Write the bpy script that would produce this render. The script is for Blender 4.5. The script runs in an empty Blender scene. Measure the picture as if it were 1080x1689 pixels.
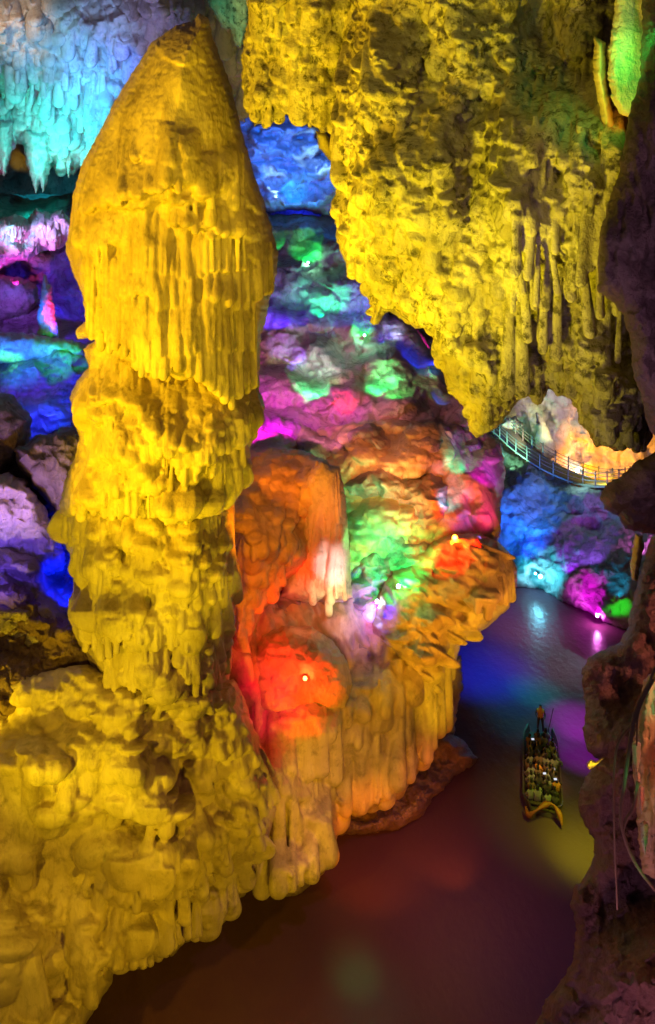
import bpy, math, random
import numpy as np
from mathutils import Vector, Matrix

sc = bpy.context.scene
C = sc.collection
# ------------------------------------------------------------------ camera / world / exposure
F = 1126.0          # focal length in photo pixels (24 mm on 36 mm high frame)
HX, HY = 540.0, 420.0
CAMZ = 28.0         # eye height above the water
cam_d = bpy.data.cameras.new('camera')
cam = bpy.data.objects.new('camera', cam_d); C.objects.link(cam)
cam.location = (0, 0, CAMZ); cam.rotation_euler = (math.radians(90), 0, 0)
cam_d.sensor_fit = 'VERTICAL'; cam_d.sensor_height = 36.0; cam_d.lens = 24.0
cam_d.shift_y = -(844.5 - HY) / 1689.0
cam_d.clip_start = 0.1; cam_d.clip_end = 1000
sc.camera = cam
w = bpy.data.worlds.new('World'); sc.world = w; w.use_nodes = True
bg = w.node_tree.nodes['Background']
bg.inputs[0].default_value = (0.62, 0.38, 0.50, 1); bg.inputs[1].default_value = 0.055
sc.view_settings.view_transform = 'Standard'; sc.view_settings.look = 'None'
sc.view_settings.gamma = 1; sc.view_settings.exposure = 0.0
sc.cycles.use_denoising = True
sc.cycles.max_bounces = 4; sc.cycles.diffuse_bounces = 2; sc.cycles.glossy_bounces = 2
sc.cycles.sample_clamp_indirect = 4.0
sc.cycles.use_light_tree = True

def P(px, py, D):
    return Vector(((px - HX) / F * D, D, CAMZ - (py - HY) / F * D))

# ------------------------------------------------------------------ noise
def _hash(ix, iy, s):
    h = (ix.astype(np.int64) * 374761393 + iy.astype(np.int64) * 668265263 + s * 982451653) & 0xffffffff
    h = ((h ^ (h >> 13)) * 1274126177) & 0xffffffff
    h = ((h ^ (h >> 15)) * 2246822519) & 0xffffffff
    return h ^ (h >> 16)
def rnd(ix, iy, s):
    return _hash(ix, iy, s).astype(np.float64) / 4294967295.0
def noise(x, y, s=0):
    x0 = np.floor(x); y0 = np.floor(y); fx = x - x0; fy = y - y0
    ux = fx * fx * fx * (fx * (fx * 6 - 15) + 10); uy = fy * fy * fy * (fy * (fy * 6 - 15) + 10)
    r = 0
    for dx in (0, 1):
        for dy in (0, 1):
            a = rnd(x0 + dx, y0 + dy, s) * 6.2831853
            g = np.cos(a) * (fx - dx) + np.sin(a) * (fy - dy)
            r = r + g * (ux if dx else 1 - ux) * (uy if dy else 1 - uy)
    return r * 1.5
def fbm(x, y, s=0, o=4, g=0.5):
    r = 0; a = 1
    for k in range(o):
        r = r + a * noise(x, y, s + k * 17); a *= g; x = x * 2.03 + 5.1; y = y * 2.03 - 3.7
    return r
def ridged(x, y, s=0, o=4, g=0.5):
    r = 0; a = 1
    for k in range(o):
        r = r + a * (1 - 2 * np.abs(noise(x, y, s + k * 17))); a *= g; x = x * 2.1 + 2.1; y = y * 2.1 - 1.7
    return r
def worley(x, y, s=0):
    x0 = np.floor(x); y0 = np.floor(y); d1 = np.full(x.shape, 9.0); d2 = d1.copy(); idv = np.zeros(x.shape)
    for dx in (-1, 0, 1):
        for dy in (-1, 0, 1):
            cx = x0 + dx; cy = y0 + dy
            d = (cx + rnd(cx, cy, s) - x) ** 2 + (cy + rnd(cx, cy, s + 5) - y) ** 2
            v = rnd(cx, cy, s + 9)
            n = d < d1
            d2 = np.where(n, d1, np.minimum(d2, d)); idv = np.where(n, v, idv); d1 = np.where(n, d, d1)
    return np.sqrt(d1), np.sqrt(d2), idv
def bulbs(X, Y, s, w, h, ang=0.0):
    """packed rounded pillows of flowstone, w by h pixels"""
    c, sn = math.cos(ang), math.sin(ang); A = X * c + Y * sn; B = -X * sn + Y * c
    wx = A / w + .30 * fbm(X / w / 1.3, Y / h / 1.3, s + 50, 2); wy = B / h + .30 * fbm(X / w / 1.3, Y / h / 1.3, s + 60, 2)
    d1, d2, iv = worley(wx, wy, s)
    return np.sqrt(np.clip(1 - (d1 / .9) ** 2, 0, 1)) * (.55 + .45 * iv) * sst(0, .22, d2 - d1) 
def sst(a, b, x):
    t = np.clip((x - a) / (b - a), 0, 1); return t * t * (3 - 2 * t)

# ------------------------------------------------------------------ flowstone features (all in photo-pixel units of height)
def lobe(L, X, Y, cx, top, w, h, amp, ang=0.0, drop=0.25, rnd_b=0.16, vp=0.8):
    rnd_b = min(.5, max(.05, .55 * min(w, amp) / h))
    """one drip / shingle of flowstone: swells downwards and ends in a rounded lower edge"""
    m = max(w, h) * 1.15
    x0, y0, st = X[0, 0], Y[0, 0], X[0, 1] - X[0, 0]
    i0 = max(int((cx - m - x0 - (abs(math.sin(ang)) * h)) / st), 0); i1 = min(int((cx + m - x0 + abs(math.sin(ang)) * h) / st) + 1, X.shape[1])
    j0 = max(int((top - m * .4 - y0 - w) / st), 0); j1 = min(int((top + h * 1.1 + w - y0) / st) + 1, X.shape[0])
    if i1 <= i0 or j1 <= j0: return
    x = X[j0:j1, i0:i1] - cx; y = Y[j0:j1, i0:i1] - top
    c, s = math.cos(ang), math.sin(ang)
    xr = x * c + y * s; yr = -x * s + y * c
    u = xr / w; v = yr / h; rt = np.sqrt(np.clip(1 - u * u, 0, 1))
    vb = 1 - min(.6, max(.9 * w / h, .12)) * (1 - rt); g = min(1.0, .85 * w / max(amp, 1e-3))
    q = np.clip(v / vb, 0, 1)
    prof = np.power(q, vp) * ((1 - g) + g * rt)
    e = np.clip((q - (1 - rnd_b)) / rnd_b, 0, 1)
    prof = prof * np.sqrt(np.clip(1 - e * e, 0, 1))
    prof = np.where((np.abs(u) < 1) & (v > 0) & (v < vb), prof, 0) * amp
    L[j0:j1, i0:i1] = np.maximum(L[j0:j1, i0:i1], prof)
def field(L, X, Y, rng, n, box, w, h, amp, ang=0.15, angc=0.0, drop=0.3, vp=0.8, rnd_b=.2):
    for _ in range(n):
        k = rng.random() ** 1.3
        ww = w[0] + (w[1] - w[0]) * k; hh = h[0] + (h[1] - h[0]) * (0.6 * k + 0.4 * rng.random())
        lobe(L, X, Y, rng.uniform(box[0], box[2]), rng.uniform(box[1] - hh * .5, box[3]), ww, hh,
             min(amp * (0.5 + .5 * k) * rng.uniform(.7, 1.15), ww * .8), angc + rng.gauss(0, ang), drop, rnd_b, vp)
DROPS = []      # hanging drips and bulbs (x, top, half width, length, lean, reach) gathered while a body's relief is worked out
def drop(x, y, w, h, ang=0.0, reach=.35): DROPS.append((x, y, w, h, ang, reach))
def fringe(L, X, Y, rng, path, h, w, amp, over=1.0, vp=0.5, reach=.4):
    """row of drips side by side whose rounded tips hang along a traced ledge"""
    pa = np.array(path, float); ln = np.concatenate([[0], np.cumsum(np.hypot(*np.diff(pa, axis=0).T))]); t = 0
    while t < ln[-1]:
        ww = w * rng.uniform(.4, 1.2) / (over ** .5); t += ww
        x = float(np.interp(t, ln, pa[:, 0])); y = float(np.interp(t, ln, pa[:, 1])) + rng.gauss(0, w * .35)
        hh = h * rng.uniform(.7, 1.2)
        lobe(L, X, Y, x, y - hh, ww * 1.3, hh, amp * rng.uniform(.8, 1.1), rng.gauss(0, .02), .35, .12, vp)
        drop(x, y - hh * .9, ww * 1.08, hh * .98, rng.gauss(0, .02), reach * rng.uniform(.5, 1.3))
        t += ww * .9
def scales(X, Y, rng, box, w, h, reach=.3, jit=.35, angf=None, skip=.12, sp=1.3):
    """overlapping rows of drip bulbs, each swelling downwards to a rounded tip"""
    y = box[1] - h * .5
    while y < box[3]:
        x = box[0] + rng.uniform(0, w)
        while x < box[2]:
            k = rng.lognormvariate(0, .3); ww = w * k; hh = h * k ** .6 * rng.uniform(.6, 1.6)
            if rng.random() > skip:
                cy = y + rng.gauss(0, h * jit); drop(x, cy, ww, hh, (angf(x, cy) if angf else 0) + rng.gauss(0, .06), reach * rng.uniform(.2, 1.5))
            x += ww * sp
        y += h * .62
def drop_mesh(samp, rngd):
    """3-D teardrops, rooted in the surface whose depth samp(x, y) gives; None where off the body"""
    NR, NS = 14, 12
    tt = np.array([0, .004, .12, .26, .4, .54, .66, .76, .84, .9, .945, .975, .993, 1.0])
    th = np.linspace(0, 2 * np.pi, NS, endpoint=False); V = []; Fc = []; n0 = 0
    for (x, y, w, h, a, reach) in rngd:
        dx, dy = math.sin(a), math.cos(a); x = x
        tip = min(w * 1.05 / h, .5)
        rad = w * np.where(tt < 1 - tip, .42 + .58 * (tt / (1 - tip)) ** .9, np.sqrt(np.clip(1 - ((tt - 1 + tip) / tip) ** 2, 0, 1)))
        d0 = samp(x, y + h * .1); d1 = samp(x + dx * h * .75, y + dy * h * .75)
        if d0 is None or d1 is None: continue
        m0 = d0 / F; deep = .8 if w < 20 else .62
        cx = x + dx * h * tt; cy = y + dy * h * tt
        ks = [0, .3, .55, .8]; ds = [d0]
        for k_ in ks[1:]:
            v_ = samp(x + dx * h * k_, y + dy * h * k_); ds.append(d1 if v_ is None else min(v_, ds[-1] + m0 * w * .8))
        D = np.interp(tt, ks, ds) + m0 * w * .30 * (1 - tt) * 2 - m0 * w * reach * tt ** 1.5 + m0 * w * .25
        rad[0] = 0
        wob = 1 + .06 * np.sin(th * 3 + x)[None, :] * np.ones((NR, 1))
        R2 = rad[:, None] * wob
        PX = cx[:, None] + R2 * np.cos(th)[None, :]; DD = D[:, None] - m0 * deep * R2 * np.sin(th)[None, :]
        PY = cy[:, None] + 0 * PX
        V.append(np.stack([(PX - HX) / F * DD, DD, CAMZ - (PY - HY) / F * DD], -1).reshape(-1, 3))
        i, j = np.meshgrid(np.arange(NR - 1), np.arange(NS), indexing='ij')
        q = np.stack([i * NS + j, i * NS + (j + 1) % NS, (i + 1) * NS + (j + 1) % NS, (i + 1) * NS + j], -1).reshape(-1, 4) + n0
        Fc.append(q); n0 += NR * NS
    return (np.concatenate(V), np.concatenate(Fc)) if V else None
def flutes(X, Y, s, wx, wy=9.0):
    q = X / wx + 1.2 * fbm(X / (wx * 6), Y / (wx * wy), s, 2)
    return (1 - np.abs(noise(q, Y / (wx * wy), s + 3)) * 2.2) * .38
def cauli(X, Y, s, r):
    wx = X + 0.35 * r * fbm(X / r, Y / r, s + 50, 3); wy = Y + 0.35 * r * fbm(X / r, Y / r, s + 60, 3)
    d1, d2, iv = worley(wx / r, wy / r, s)
    return np.sqrt(np.clip(1 - (d1 / .85) ** 2, 0, 1)) * (0.35 + .9 * iv)

# ------------------------------------------------------------------ materials
def mat_rock(name, c1, c2, c3=None, scale=1.0, bump=.35, rough=.62, streak=True, pits=0.0, bdist=.05, bz=.7, grain=0.0):
    m = bpy.data.materials.new(name); m.use_nodes = True
    nt = m.node_tree; N = nt.nodes; Lk = nt.links; b = N['Principled BSDF']
    tc = N.new('ShaderNodeTexCoord')
    def nz(sc_, det, sx=1, sz=1, rgh=.6, lac=2.0):
        mp = N.new('ShaderNodeMapping'); mp.inputs['Scale'].default_value = (sx, sx, sz)
        Lk.new(tc.outputs['Object'], mp.inputs[0])
        n = N.new('ShaderNodeTexNoise'); n.inputs['Scale'].default_value = sc_; n.inputs['Detail'].default_value = det
        n.inputs['Roughness'].default_value = rgh
        Lk.new(mp.outputs[0], n.inputs['Vector']); return n
    def ramp(a, p0, p1):
        r = N.new('ShaderNodeMapRange'); r.inputs[1].default_value = p0; r.inputs[2].default_value = p1; Lk.new(a, r.inputs[0]); return r.outputs[0]
    def mix(f, a, c):
        x = N.new('ShaderNodeMix'); x.data_type = 'RGBA'
        Lk.new(f, x.inputs[0])
        for s_, v in ((6, a), (7, c)):
            if isinstance(v, tuple): x.inputs[s_].default_value = (*v, 1)
            else: Lk.new(v, x.inputs[s_])
        return x.outputs[2]
    n1 = nz(.55 * scale, 6); col = mix(ramp(n1.outputs[0], .38, .62), c1, c2)
    if streak:
        n2 = nz(1.6 * scale, 5, 1, .12); col = mix(ramp(n2.outputs[0], .52, .78), col, c3 or c2)
    if pits:
        n3 = nz(2.6 * scale, 7, 1, .8, .72); n4 = nz(.5 * scale, 3, 1, .7)
        mm = N.new('ShaderNodeMath'); mm.operation = 'MULTIPLY'; Lk.new(ramp(n3.outputs[0], .5, .5 + pits), mm.inputs[0]); Lk.new(ramp(n4.outputs[0], .34, .54), mm.inputs[1])
        col = mix(mm.outputs[0], col, tuple(v * .3 for v in c2))
    Lk.new(col, b.inputs['Base Color'])
    b.inputs['Roughness'].default_value = rough; b.inputs['Specular IOR Level'].default_value = .35
    nb = nz(3.2 * scale, 9, 1, bz, .66)
    nb2 = nz(14 * scale, 4, 1, min(1, bz * 1.6), .6)
    ad = N.new('ShaderNodeMath'); ad.operation = 'MULTIPLY_ADD'; Lk.new(nb2.outputs[0], ad.inputs[0]); ad.inputs[1].default_value = .3; Lk.new(nb.outputs[0], ad.inputs[2])
    if grain:      # stippled crystalline patches
        ng = nz(9 * scale, 6, 1, 1, .75); gm = nz(.9 * scale, 3, 1, .6)
        g1 = N.new('ShaderNodeMath'); g1.operation = 'MULTIPLY'; Lk.new(ng.outputs[0], g1.inputs[0]); Lk.new(ramp(gm.outputs[0], .45, .62), g1.inputs[1])
        g2 = N.new('ShaderNodeMath'); g2.operation = 'MULTIPLY_ADD'; Lk.new(g1.outputs[0], g2.inputs[0]); g2.inputs[1].default_value = grain; Lk.new(ad.outputs[0], g2.inputs[2]); ad = g2
    bp = N.new('ShaderNodeBump'); bp.inputs['Strength'].default_value = bump; bp.inputs['Distance'].default_value = bdist / scale * 4
    Lk.new(ad.outputs[0], bp.inputs['Height']); Lk.new(bp.outputs[0], b.inputs['Normal'])
    return m
def mat_plain(name, col, rough=.6, metal=0.0, emit=None, es=1.0, bump=0):
    m = bpy.data.materials.new(name); m.use_nodes = True; nt = m.node_tree; b = nt.nodes['Principled BSDF']
    n = nt.nodes.new('ShaderNodeTexNoise'); n.inputs['Scale'].default_value = 5; n.inputs['Detail'].default_value = 5
    x = nt.nodes.new('ShaderNodeMix'); x.data_type = 'RGBA'
    tc = nt.nodes.new('ShaderNodeTexCoord'); nt.links.new(tc.outputs['Object'], n.inputs['Vector'])
    x.inputs[6].default_value = (*[v * .65 for v in col], 1); x.inputs[7].default_value = (*[min(1, v * 1.25) for v in col], 1)
    nt.links.new(n.outputs[0], x.inputs[0]); nt.links.new(x.outputs[2], b.inputs['Base Color'])
    b.inputs['Roughness'].default_value = rough; b.inputs['Metallic'].default_value = metal
    if emit:
        b.inputs['Emission Color'].default_value = (*emit, 1); b.inputs['Emission Strength'].default_value = es
    return m
M = {}
M['flow'] = mat_rock('flowstone', (.66, .55, .32), (.46, .37, .20), (.30, .22, .11), .8, .7, .42, True, .3, bdist=.022, bz=.14, grain=.5)
M['crust'] = mat_rock('crusted_rock', (.56, .52, .38), (.36, .32, .22), (.20, .16, .10), 1.5, .8, .8, True, .10, .055)
M['wall'] = mat_rock('cave_rock', (.50, .44, .40), (.34, .28, .25), (.18, .14, .13), .6, .7, .65, True, .2, .06)
M['dark'] = mat_rock('dark_rock', (.26, .17, .16), (.15, .09, .10), (.32, .24, .24), 1.6, .95, .5, True, .3, .075)
M['pale'] = mat_rock('pale_calcite', (.72, .68, .62), (.6, .55, .5), (.42, .37, .33), .8, .7, .6, True, .25, .035)

# ------------------------------------------------------------------ object helpers
def tag(o, label=None, cat=None, group=None, kind=None):
    if label: o['label'] = label
    if cat: o['category'] = cat
    if group: o['group'] = group
    if kind: o['kind'] = kind
    return o
def empty(name, loc, label=None, cat=None, group=None):
    o = bpy.data.objects.new(name, None); C.objects.link(o); o.location = loc
    return tag(o, label, cat, group)
def mesh_obj(name, verts, faces, mat, parent=None, smooth=True, loc=None):
    me = bpy.data.meshes.new(name)
    verts = np.asarray(verts, dtype=np.float32)
    if loc is None:
        loc = Vector((0, 0, 0)) if parent is not None else Vector((float((verts[:, 0].min() + verts[:, 0].max()) / 2), float((verts[:, 1].min() + verts[:, 1].max()) / 2), float(verts[:, 2].min())))
    off = Vector(loc) + (parent.location if parent is not None and parent.type == 'EMPTY' else Vector((0, 0, 0)))
    if parent is not None and parent.type != 'EMPTY': off = off + parent.location
    v = verts - np.array(off, dtype=np.float32)
    faces = np.asarray(faces, dtype=np.int32)
    n, k = faces.shape
    me.vertices.add(len(v)); me.vertices.foreach_set('co', v.ravel())
    me.loops.add(n * k); me.loops.foreach_set('vertex_index', faces.ravel())
    me.polygons.add(n); me.polygons.foreach_set('loop_start', np.arange(0, n * k, k, dtype=np.int32))
    me.polygons.foreach_set('use_smooth', np.full(n, smooth))
    me.update(calc_edges=True); me.validate()
    me.materials.append(mat)
    o = bpy.data.objects.new(name, me); C.objects.link(o); o.location = loc
    if parent is not None: o.parent = parent
    return o
def side_dist(outline):
    P0 = np.array(outline, float)
    def f(X, Y):
        best = np.full(X.shape, 1e18)
        for a, b in zip(P0, np.roll(P0, -1, 0)):
            e = b - a; t = np.clip(((X - a[0]) * e[0] + (Y - a[1]) * e[1]) / max(e @ e, 1e-9), 0, 1)
            best = np.minimum(best, (X - a[0] - t * e[0]) ** 2 + (Y - a[1] - t * e[1]) ** 2)
        return np.sqrt(best)
    return f
def depth_of(ctrl, X, Y, p=3.0):
    if isinstance(ctrl, (int, float)): return np.full(X.shape, float(ctrl))
    if callable(ctrl): return ctrl(X, Y)
    num = 0; den = 0
    for (a, b, d) in ctrl:
        wt = 1.0 / (((X - a) ** 2 + (Y - b) ** 2) + 400.0) ** (p / 2)
        num = num + wt * d; den = den + wt
    return num / den
def relief(name, outline, depth, T, R, mat, feats=None, step=2.0, back=None, warp=(2.5, 14.0), seed=1, parent=None, power=.5, pw=3.0, fade=9.0, hs=1.0, side=None, lip=13.0, blur=2, vox=0, sm=2):
    """a closed rock body: traced outline, its own distance, a rounded front with real relief and a rounded back"""
    P0 = np.array(outline, float); x0, y0 = P0.min(0) - step * 2; x1, y1 = P0.max(0) + step * 2
    xs = np.arange(x0, x1 + step, step); ys = np.arange(y0, y1 + step, step)
    X, Y = np.meshgrid(xs, ys)
    best = np.full(X.shape, 1e18); NX = np.zeros(X.shape); NY = np.zeros(X.shape); ins = np.zeros(X.shape, bool)
    for a, b in zip(P0, np.roll(P0, -1, 0)):
        e = b - a; L2 = max(e @ e, 1e-9)
        t = np.clip(((X - a[0]) * e[0] + (Y - a[1]) * e[1]) / L2, 0, 1)
        qx = a[0] + t * e[0]; qy = a[1] + t * e[1]; d = (X - qx) ** 2 + (Y - qy) ** 2
        n = d < best; best[n] = d[n]; NX[n] = qx[n]; NY[n] = qy[n]
        if a[1] != b[1]:
            ins ^= ((a[1] > Y) != (b[1] > Y)) & (X < e[0] * (Y - a[1]) / e[1] + a[0])
    d = np.sqrt(best) * np.where(ins, 1, 0)
    cell = ins[:-1, :-1] | ins[1:, :-1] | ins[:-1, 1:] | ins[1:, 1:]
    used = np.zeros(X.shape, bool)
    used[:-1, :-1] |= cell; used[1:, :-1] |= cell; used[:-1, 1:] |= cell; used[1:, 1:] |= cell
    bd = used & ~ins
    PX = np.where(bd, NX, X); PY = np.where(bd, NY, Y)
    t = np.clip(d / R, 0, 1); prof = np.power(np.clip(1 - (1 - t) ** 2, 0, 1), power)
    DROPS.clear()
    H = feats(X, Y, d) if feats else np.zeros(X.shape)
    drops = list(DROPS)
    H = H * sst(0, fade, d) * hs
    for _ in range(blur):
        H[1:-1] = .25 * H[:-2] + .5 * H[1:-1] + .25 * H[2:]; H[:, 1:-1] = .25 * H[:, :-2] + .5 * H[:, 1:-1] + .25 * H[:, 2:]
    if side is not None:      # round section taken from the whole column, short steep lip at the tier's own edge
        sd = side(X, Y); t = np.clip(sd / R, 0, 1)
        prof = np.power(np.clip(1 - (1 - t) ** 2, 0, 1), power) * np.sqrt(np.clip(1 - (1 - np.clip(d / lip, 0, 1)) ** 2, 0, 1))
    wa, ws = warp
    WX = PX + wa * fbm(PX / ws, PY / ws, seed * 7, 3, .6); WY = PY + wa * fbm(PX / ws, PY / ws, seed * 7 + 100, 3, .6)
    Dm = depth_of(depth, X, Y, pw)
    Df = Dm + T * (1 - prof) - H * Dm / F
    idx = -np.ones(X.shape, np.int64); idx[used] = np.arange(used.sum())
    def pos(D):
        return np.stack([(WX - HX) / F * D, D, CAMZ - (WY - HY) / F * D], -1)[used]
    V = pos(Df)
    j, i = np.nonzero(cell)
    Fq = np.stack([idx[j, i], idx[j + 1, i], idx[j + 1, i + 1], idx[j, i + 1]], -1)
    if back is not None:
        Db = Dm + T + back * prof + .02
        Db = np.where(bd, Df, Db)
        inner = used & ~bd
        idb = idx.copy(); n0 = used.sum(); idb[inner] = n0 + np.arange(inner.sum())
        Vb = np.stack([(WX - HX) / F * Db, Db, CAMZ - (WY - HY) / F * Db], -1)[inner]
        V = np.concatenate([V, Vb])
        Fb = np.stack([idb[j, i], idb[j, i + 1], idb[j + 1, i + 1], idb[j + 1, i]], -1)
        ok = ~((bd[j, i]) & (bd[j + 1, i]) & (bd[j, i + 1]) & (bd[j + 1, i + 1]))
        Fq = np.concatenate([Fq[ok], Fb[ok]])
    if drops:
        def samp(a, b, margin=3.0):
            i = int(round((a - x0) / step)); j = int(round((b - y0) / step))
            if 0 <= i < X.shape[1] and 0 <= j < X.shape[0] and ins[j, i] and d[j, i] > margin: return float(Df[j, i])
            return None
        dm = drop_mesh(samp, drops)
        if dm:
            Fq = np.concatenate([Fq, dm[1] + len(V)]); V = np.concatenate([V, dm[0]])
    o = mesh_obj(name, V, Fq, mat, parent)
    if vox:       # melt drips, bulbs and body into one skin, as flowstone grows
        md = o.modifiers.new('melt', 'REMESH'); md.mode = 'VOXEL'; md.voxel_size = vox; md.use_smooth_shade = True
        if sm: ms = o.modifiers.new('soften', 'SMOOTH'); ms.iterations = sm; ms.factor = .5
        dg_ = bpy.context.evaluated_depsgraph_get(); dg_.update()
        old = o.data; new = bpy.data.meshes.new_from_object(o.evaluated_get(dg_))
        o.modifiers.clear(); o.data = new; bpy.data.meshes.remove(old)
        if not new.materials: new.materials.append(mat)
        new.polygons.foreach_set('use_smooth', np.ones(len(new.polygons), bool))
        print('melt', name, len(new.vertices))
    return o

R_ = random.Random
def rough_feat(s, big=60, a=14, b=5, r=26, c=4):
    def f(X, Y, d):
        return a * fbm(X / big, Y / big, s, 4) + b * ridged(X / r, Y / (r * 1.4), s + 3, 4) + c * cauli(X, Y, s + 8, r * .7)
    return f

# ================================================================== WATER
def make_water():
    m = bpy.data.materials.new('river_water'); m.use_nodes = True; nt = m.node_tree; b = nt.nodes['Principled BSDF']
    b.inputs['Base Color'].default_value = (.10, .044, .066, 1); b.inputs['Roughness'].default_value = .28; b.inputs['IOR'].default_value = 1.42
    tc = nt.nodes.new('ShaderNodeTexCoord')
    mp = nt.nodes.new('ShaderNodeMapping'); mp.inputs['Scale'].default_value = (1, .7, 1); nt.links.new(tc.outputs['Object'], mp.inputs[0])
    n = nt.nodes.new('ShaderNodeTexNoise'); n.inputs['Scale'].default_value = 2.2; n.inputs['Detail'].default_value = 6; n.inputs['Roughness'].default_value = .6
    nt.links.new(mp.outputs[0], n.inputs['Vector'])
    bp = nt.nodes.new('ShaderNodeBump'); bp.inputs['Strength'].default_value = .35; bp.inputs['Distance'].default_value = .12
    nt.links.new(n.outputs[0], bp.inputs['Height']); nt.links.new(bp.outputs[0], b.inputs['Normal'])
    o = mesh_obj('water', [(-90, -20, 0), (90, -20, 0), (90, 130, 0), (-90, 130, 0)], [(0, 1, 2, 3)], m, None, False)
    tag(o, 'dark murky underground river', None, None, 'structure')
make_water()
def dw(py): return CAMZ * F / (py - HY)     # distance of the waterline seen at row py

# ================================================================== FAR CAVE WALL
def f_far(X, Y, d):
    rng = R_(5); L = np.zeros(X.shape)
    field(L, X, Y, rng, 320, (X.min(), -200, X.max(), 420), (8, 34), (40, 160), 20, .12)
    return 26 * fbm(X / 170, Y / 170, 2, 4) + L + 7 * ridged(X / 30, Y / 46, 9, 4) + 7 * ridged(X / 160, Y / 60, 12, 3)
tag(relief('cave_wall', [(-500, -420), (1500, -420), (1500, 860), (1200, 900), (800, 880), (-500, 880)], 96, 6, 60, M['wall'], f_far, 4.0, None, (6, 40), 3),
    'distant fluted wall of the cave', None, None, 'structure')

# blue lit block of wall seen between stalagmite and hanging rock
def f_blue(X, Y, d):
    e = 8 * fbm(X / 60, Y / 60, 3, 4) + 5 * ridged(X / 90, Y / 30, 6, 4)
    w1 = worley((X + 10 * noise(X / 20, Y / 20, 3)) / 60, Y / 34, 4)[0]
    return e + 26 * w1 + 5 * ridged(X / 26, Y / 18, 7, 4)
tag(relief('rock_wall', [(370, 60), (420, 200), (470, 180), (520, 200), (552, 250), (600, 300), (640, 330), (640, 365), (590, 352), (540, 358), (500, 345), (450, 350), (400, 345), (330, 350), (300, 60)], 84, 4, 34, M['pale'], f_blue, 2.0, 6, (3, 20), 4, hs=3.2),
    'smooth blue lit wall block with cracks behind the tall stalagmite', 'rock wall')

# ================================================================== CAVE FLOOR / HILLSIDE
hill_out = [(-320, 322), (0, 318), (130, 320), (300, 322), (430, 352), (560, 356), (612, 430), (640, 520), (668, 520), (690, 545), (722, 590), (740, 632), (772, 662), (800, 712), (826, 740),
            (834, 780), (822, 830), (822, 868), (800, 930), (740, 1100), (600, 1200), (-100, 1250), (-320, 1250)]
hill_ctrl = [(-300, 320, 84), (60, 330, 80), (250, 330, 82), (60, 352, 68), (60, 372, 62), (60, 440, 56), (40, 452, 61), (120, 470, 62), (40, 530, 58), (40, 548, 52), (80, 600, 47), (60, 625, 45), (60, 700, 42),
             (-200, 400, 58), (-200, 560, 50), (-200, 700, 42), (-200, 900, 34), (20, 760, 38), (70, 860, 36), (110, 930, 37), (40, 960, 31), (40, 1030, 29), (-200, 1100, 28),
             (470, 356, 82), (560, 360, 82), (480, 400, 76), (540, 420, 73), (480, 470, 68), (560, 500, 66), (560, 550, 61), (620, 545, 62), (690, 560, 62), (470, 560, 58), (520, 600, 55), (640, 610, 54), (725, 640, 54),
             (470, 650, 50), (560, 665, 49), (660, 690, 46), (770, 690, 47), (460, 720, 44), (600, 740, 41), (700, 740, 41), (800, 760, 44), (820, 820, 44), (620, 800, 38), (700, 840, 37), (620, 900, 35.5), (700, 960, 34.5), (600, 1000, 34),
             (500, 760, 40), (500, 900, 36), (450, 1000, 34), (790, 860, 41), (780, 920, 38), (800, 1000, 37)]
def f_hill(X, Y, d):
    rng = R_(11); L = np.zeros(X.shape)
    field(L, X, Y, rng, 170, (380, 360, 840, 640), (14, 48), (18, 50), 15, .25, -.15, .4, .5)
    field(L, X, Y, rng, 130, (520, 640, 840, 980), (10, 34), (24, 80), 20, .2, 0, .4)
    field(L, X, Y, rng, 160, (-200, 340, 160, 640), (12, 45), (14, 44), 13, .25, 0, .4, .5)
    field(L, X, Y, rng, 160, (-200, 620, 140, 1150), (20, 60), (40, 120), 22, .3)
    for (x, y, w_, h_, a) in ((530, 478, 30, 70, 20), (640, 598, 42, 58, 26), (505, 405, 42, 26, 12), (740, 610, 30, 50, 14), (565, 545, 46, 20, 10), (470, 640, 30, 100, 18), (520, 640, 34, 40, 14), (400, 660, 40, 80, 20),
                             (90, 560, 42, 36, 14), (30, 460, 60, 70, 18), (560, 600, 50, 50, 12)):
        lobe(L, X, Y, x, y, w_, h_, a, rng.gauss(0, .1), .5, .3, .4)
    return (18 * fbm(X / 90, Y / 60, 21, 4) + L + 5 * ridged(X / 34, Y / 22, 23, 4) + 3.0 * cauli(X, Y, 25, 12) * sst(-.2, .4, noise(X / 60, Y / 60, 28))
            + 3 * flutes(X, Y, 33, 7) * sst(-.1, .5, noise(X / 70, Y / 50, 29)))
tag(relief('cave_floor', hill_out, hill_ctrl, 5, 22, M['wall'], f_hill, 2.0, None, (3, 22), 6, pw=4.0, hs=1.5, blur=1),
    'uneven terraced floor rising to the back of the cave', None, None, 'structure')

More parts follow.
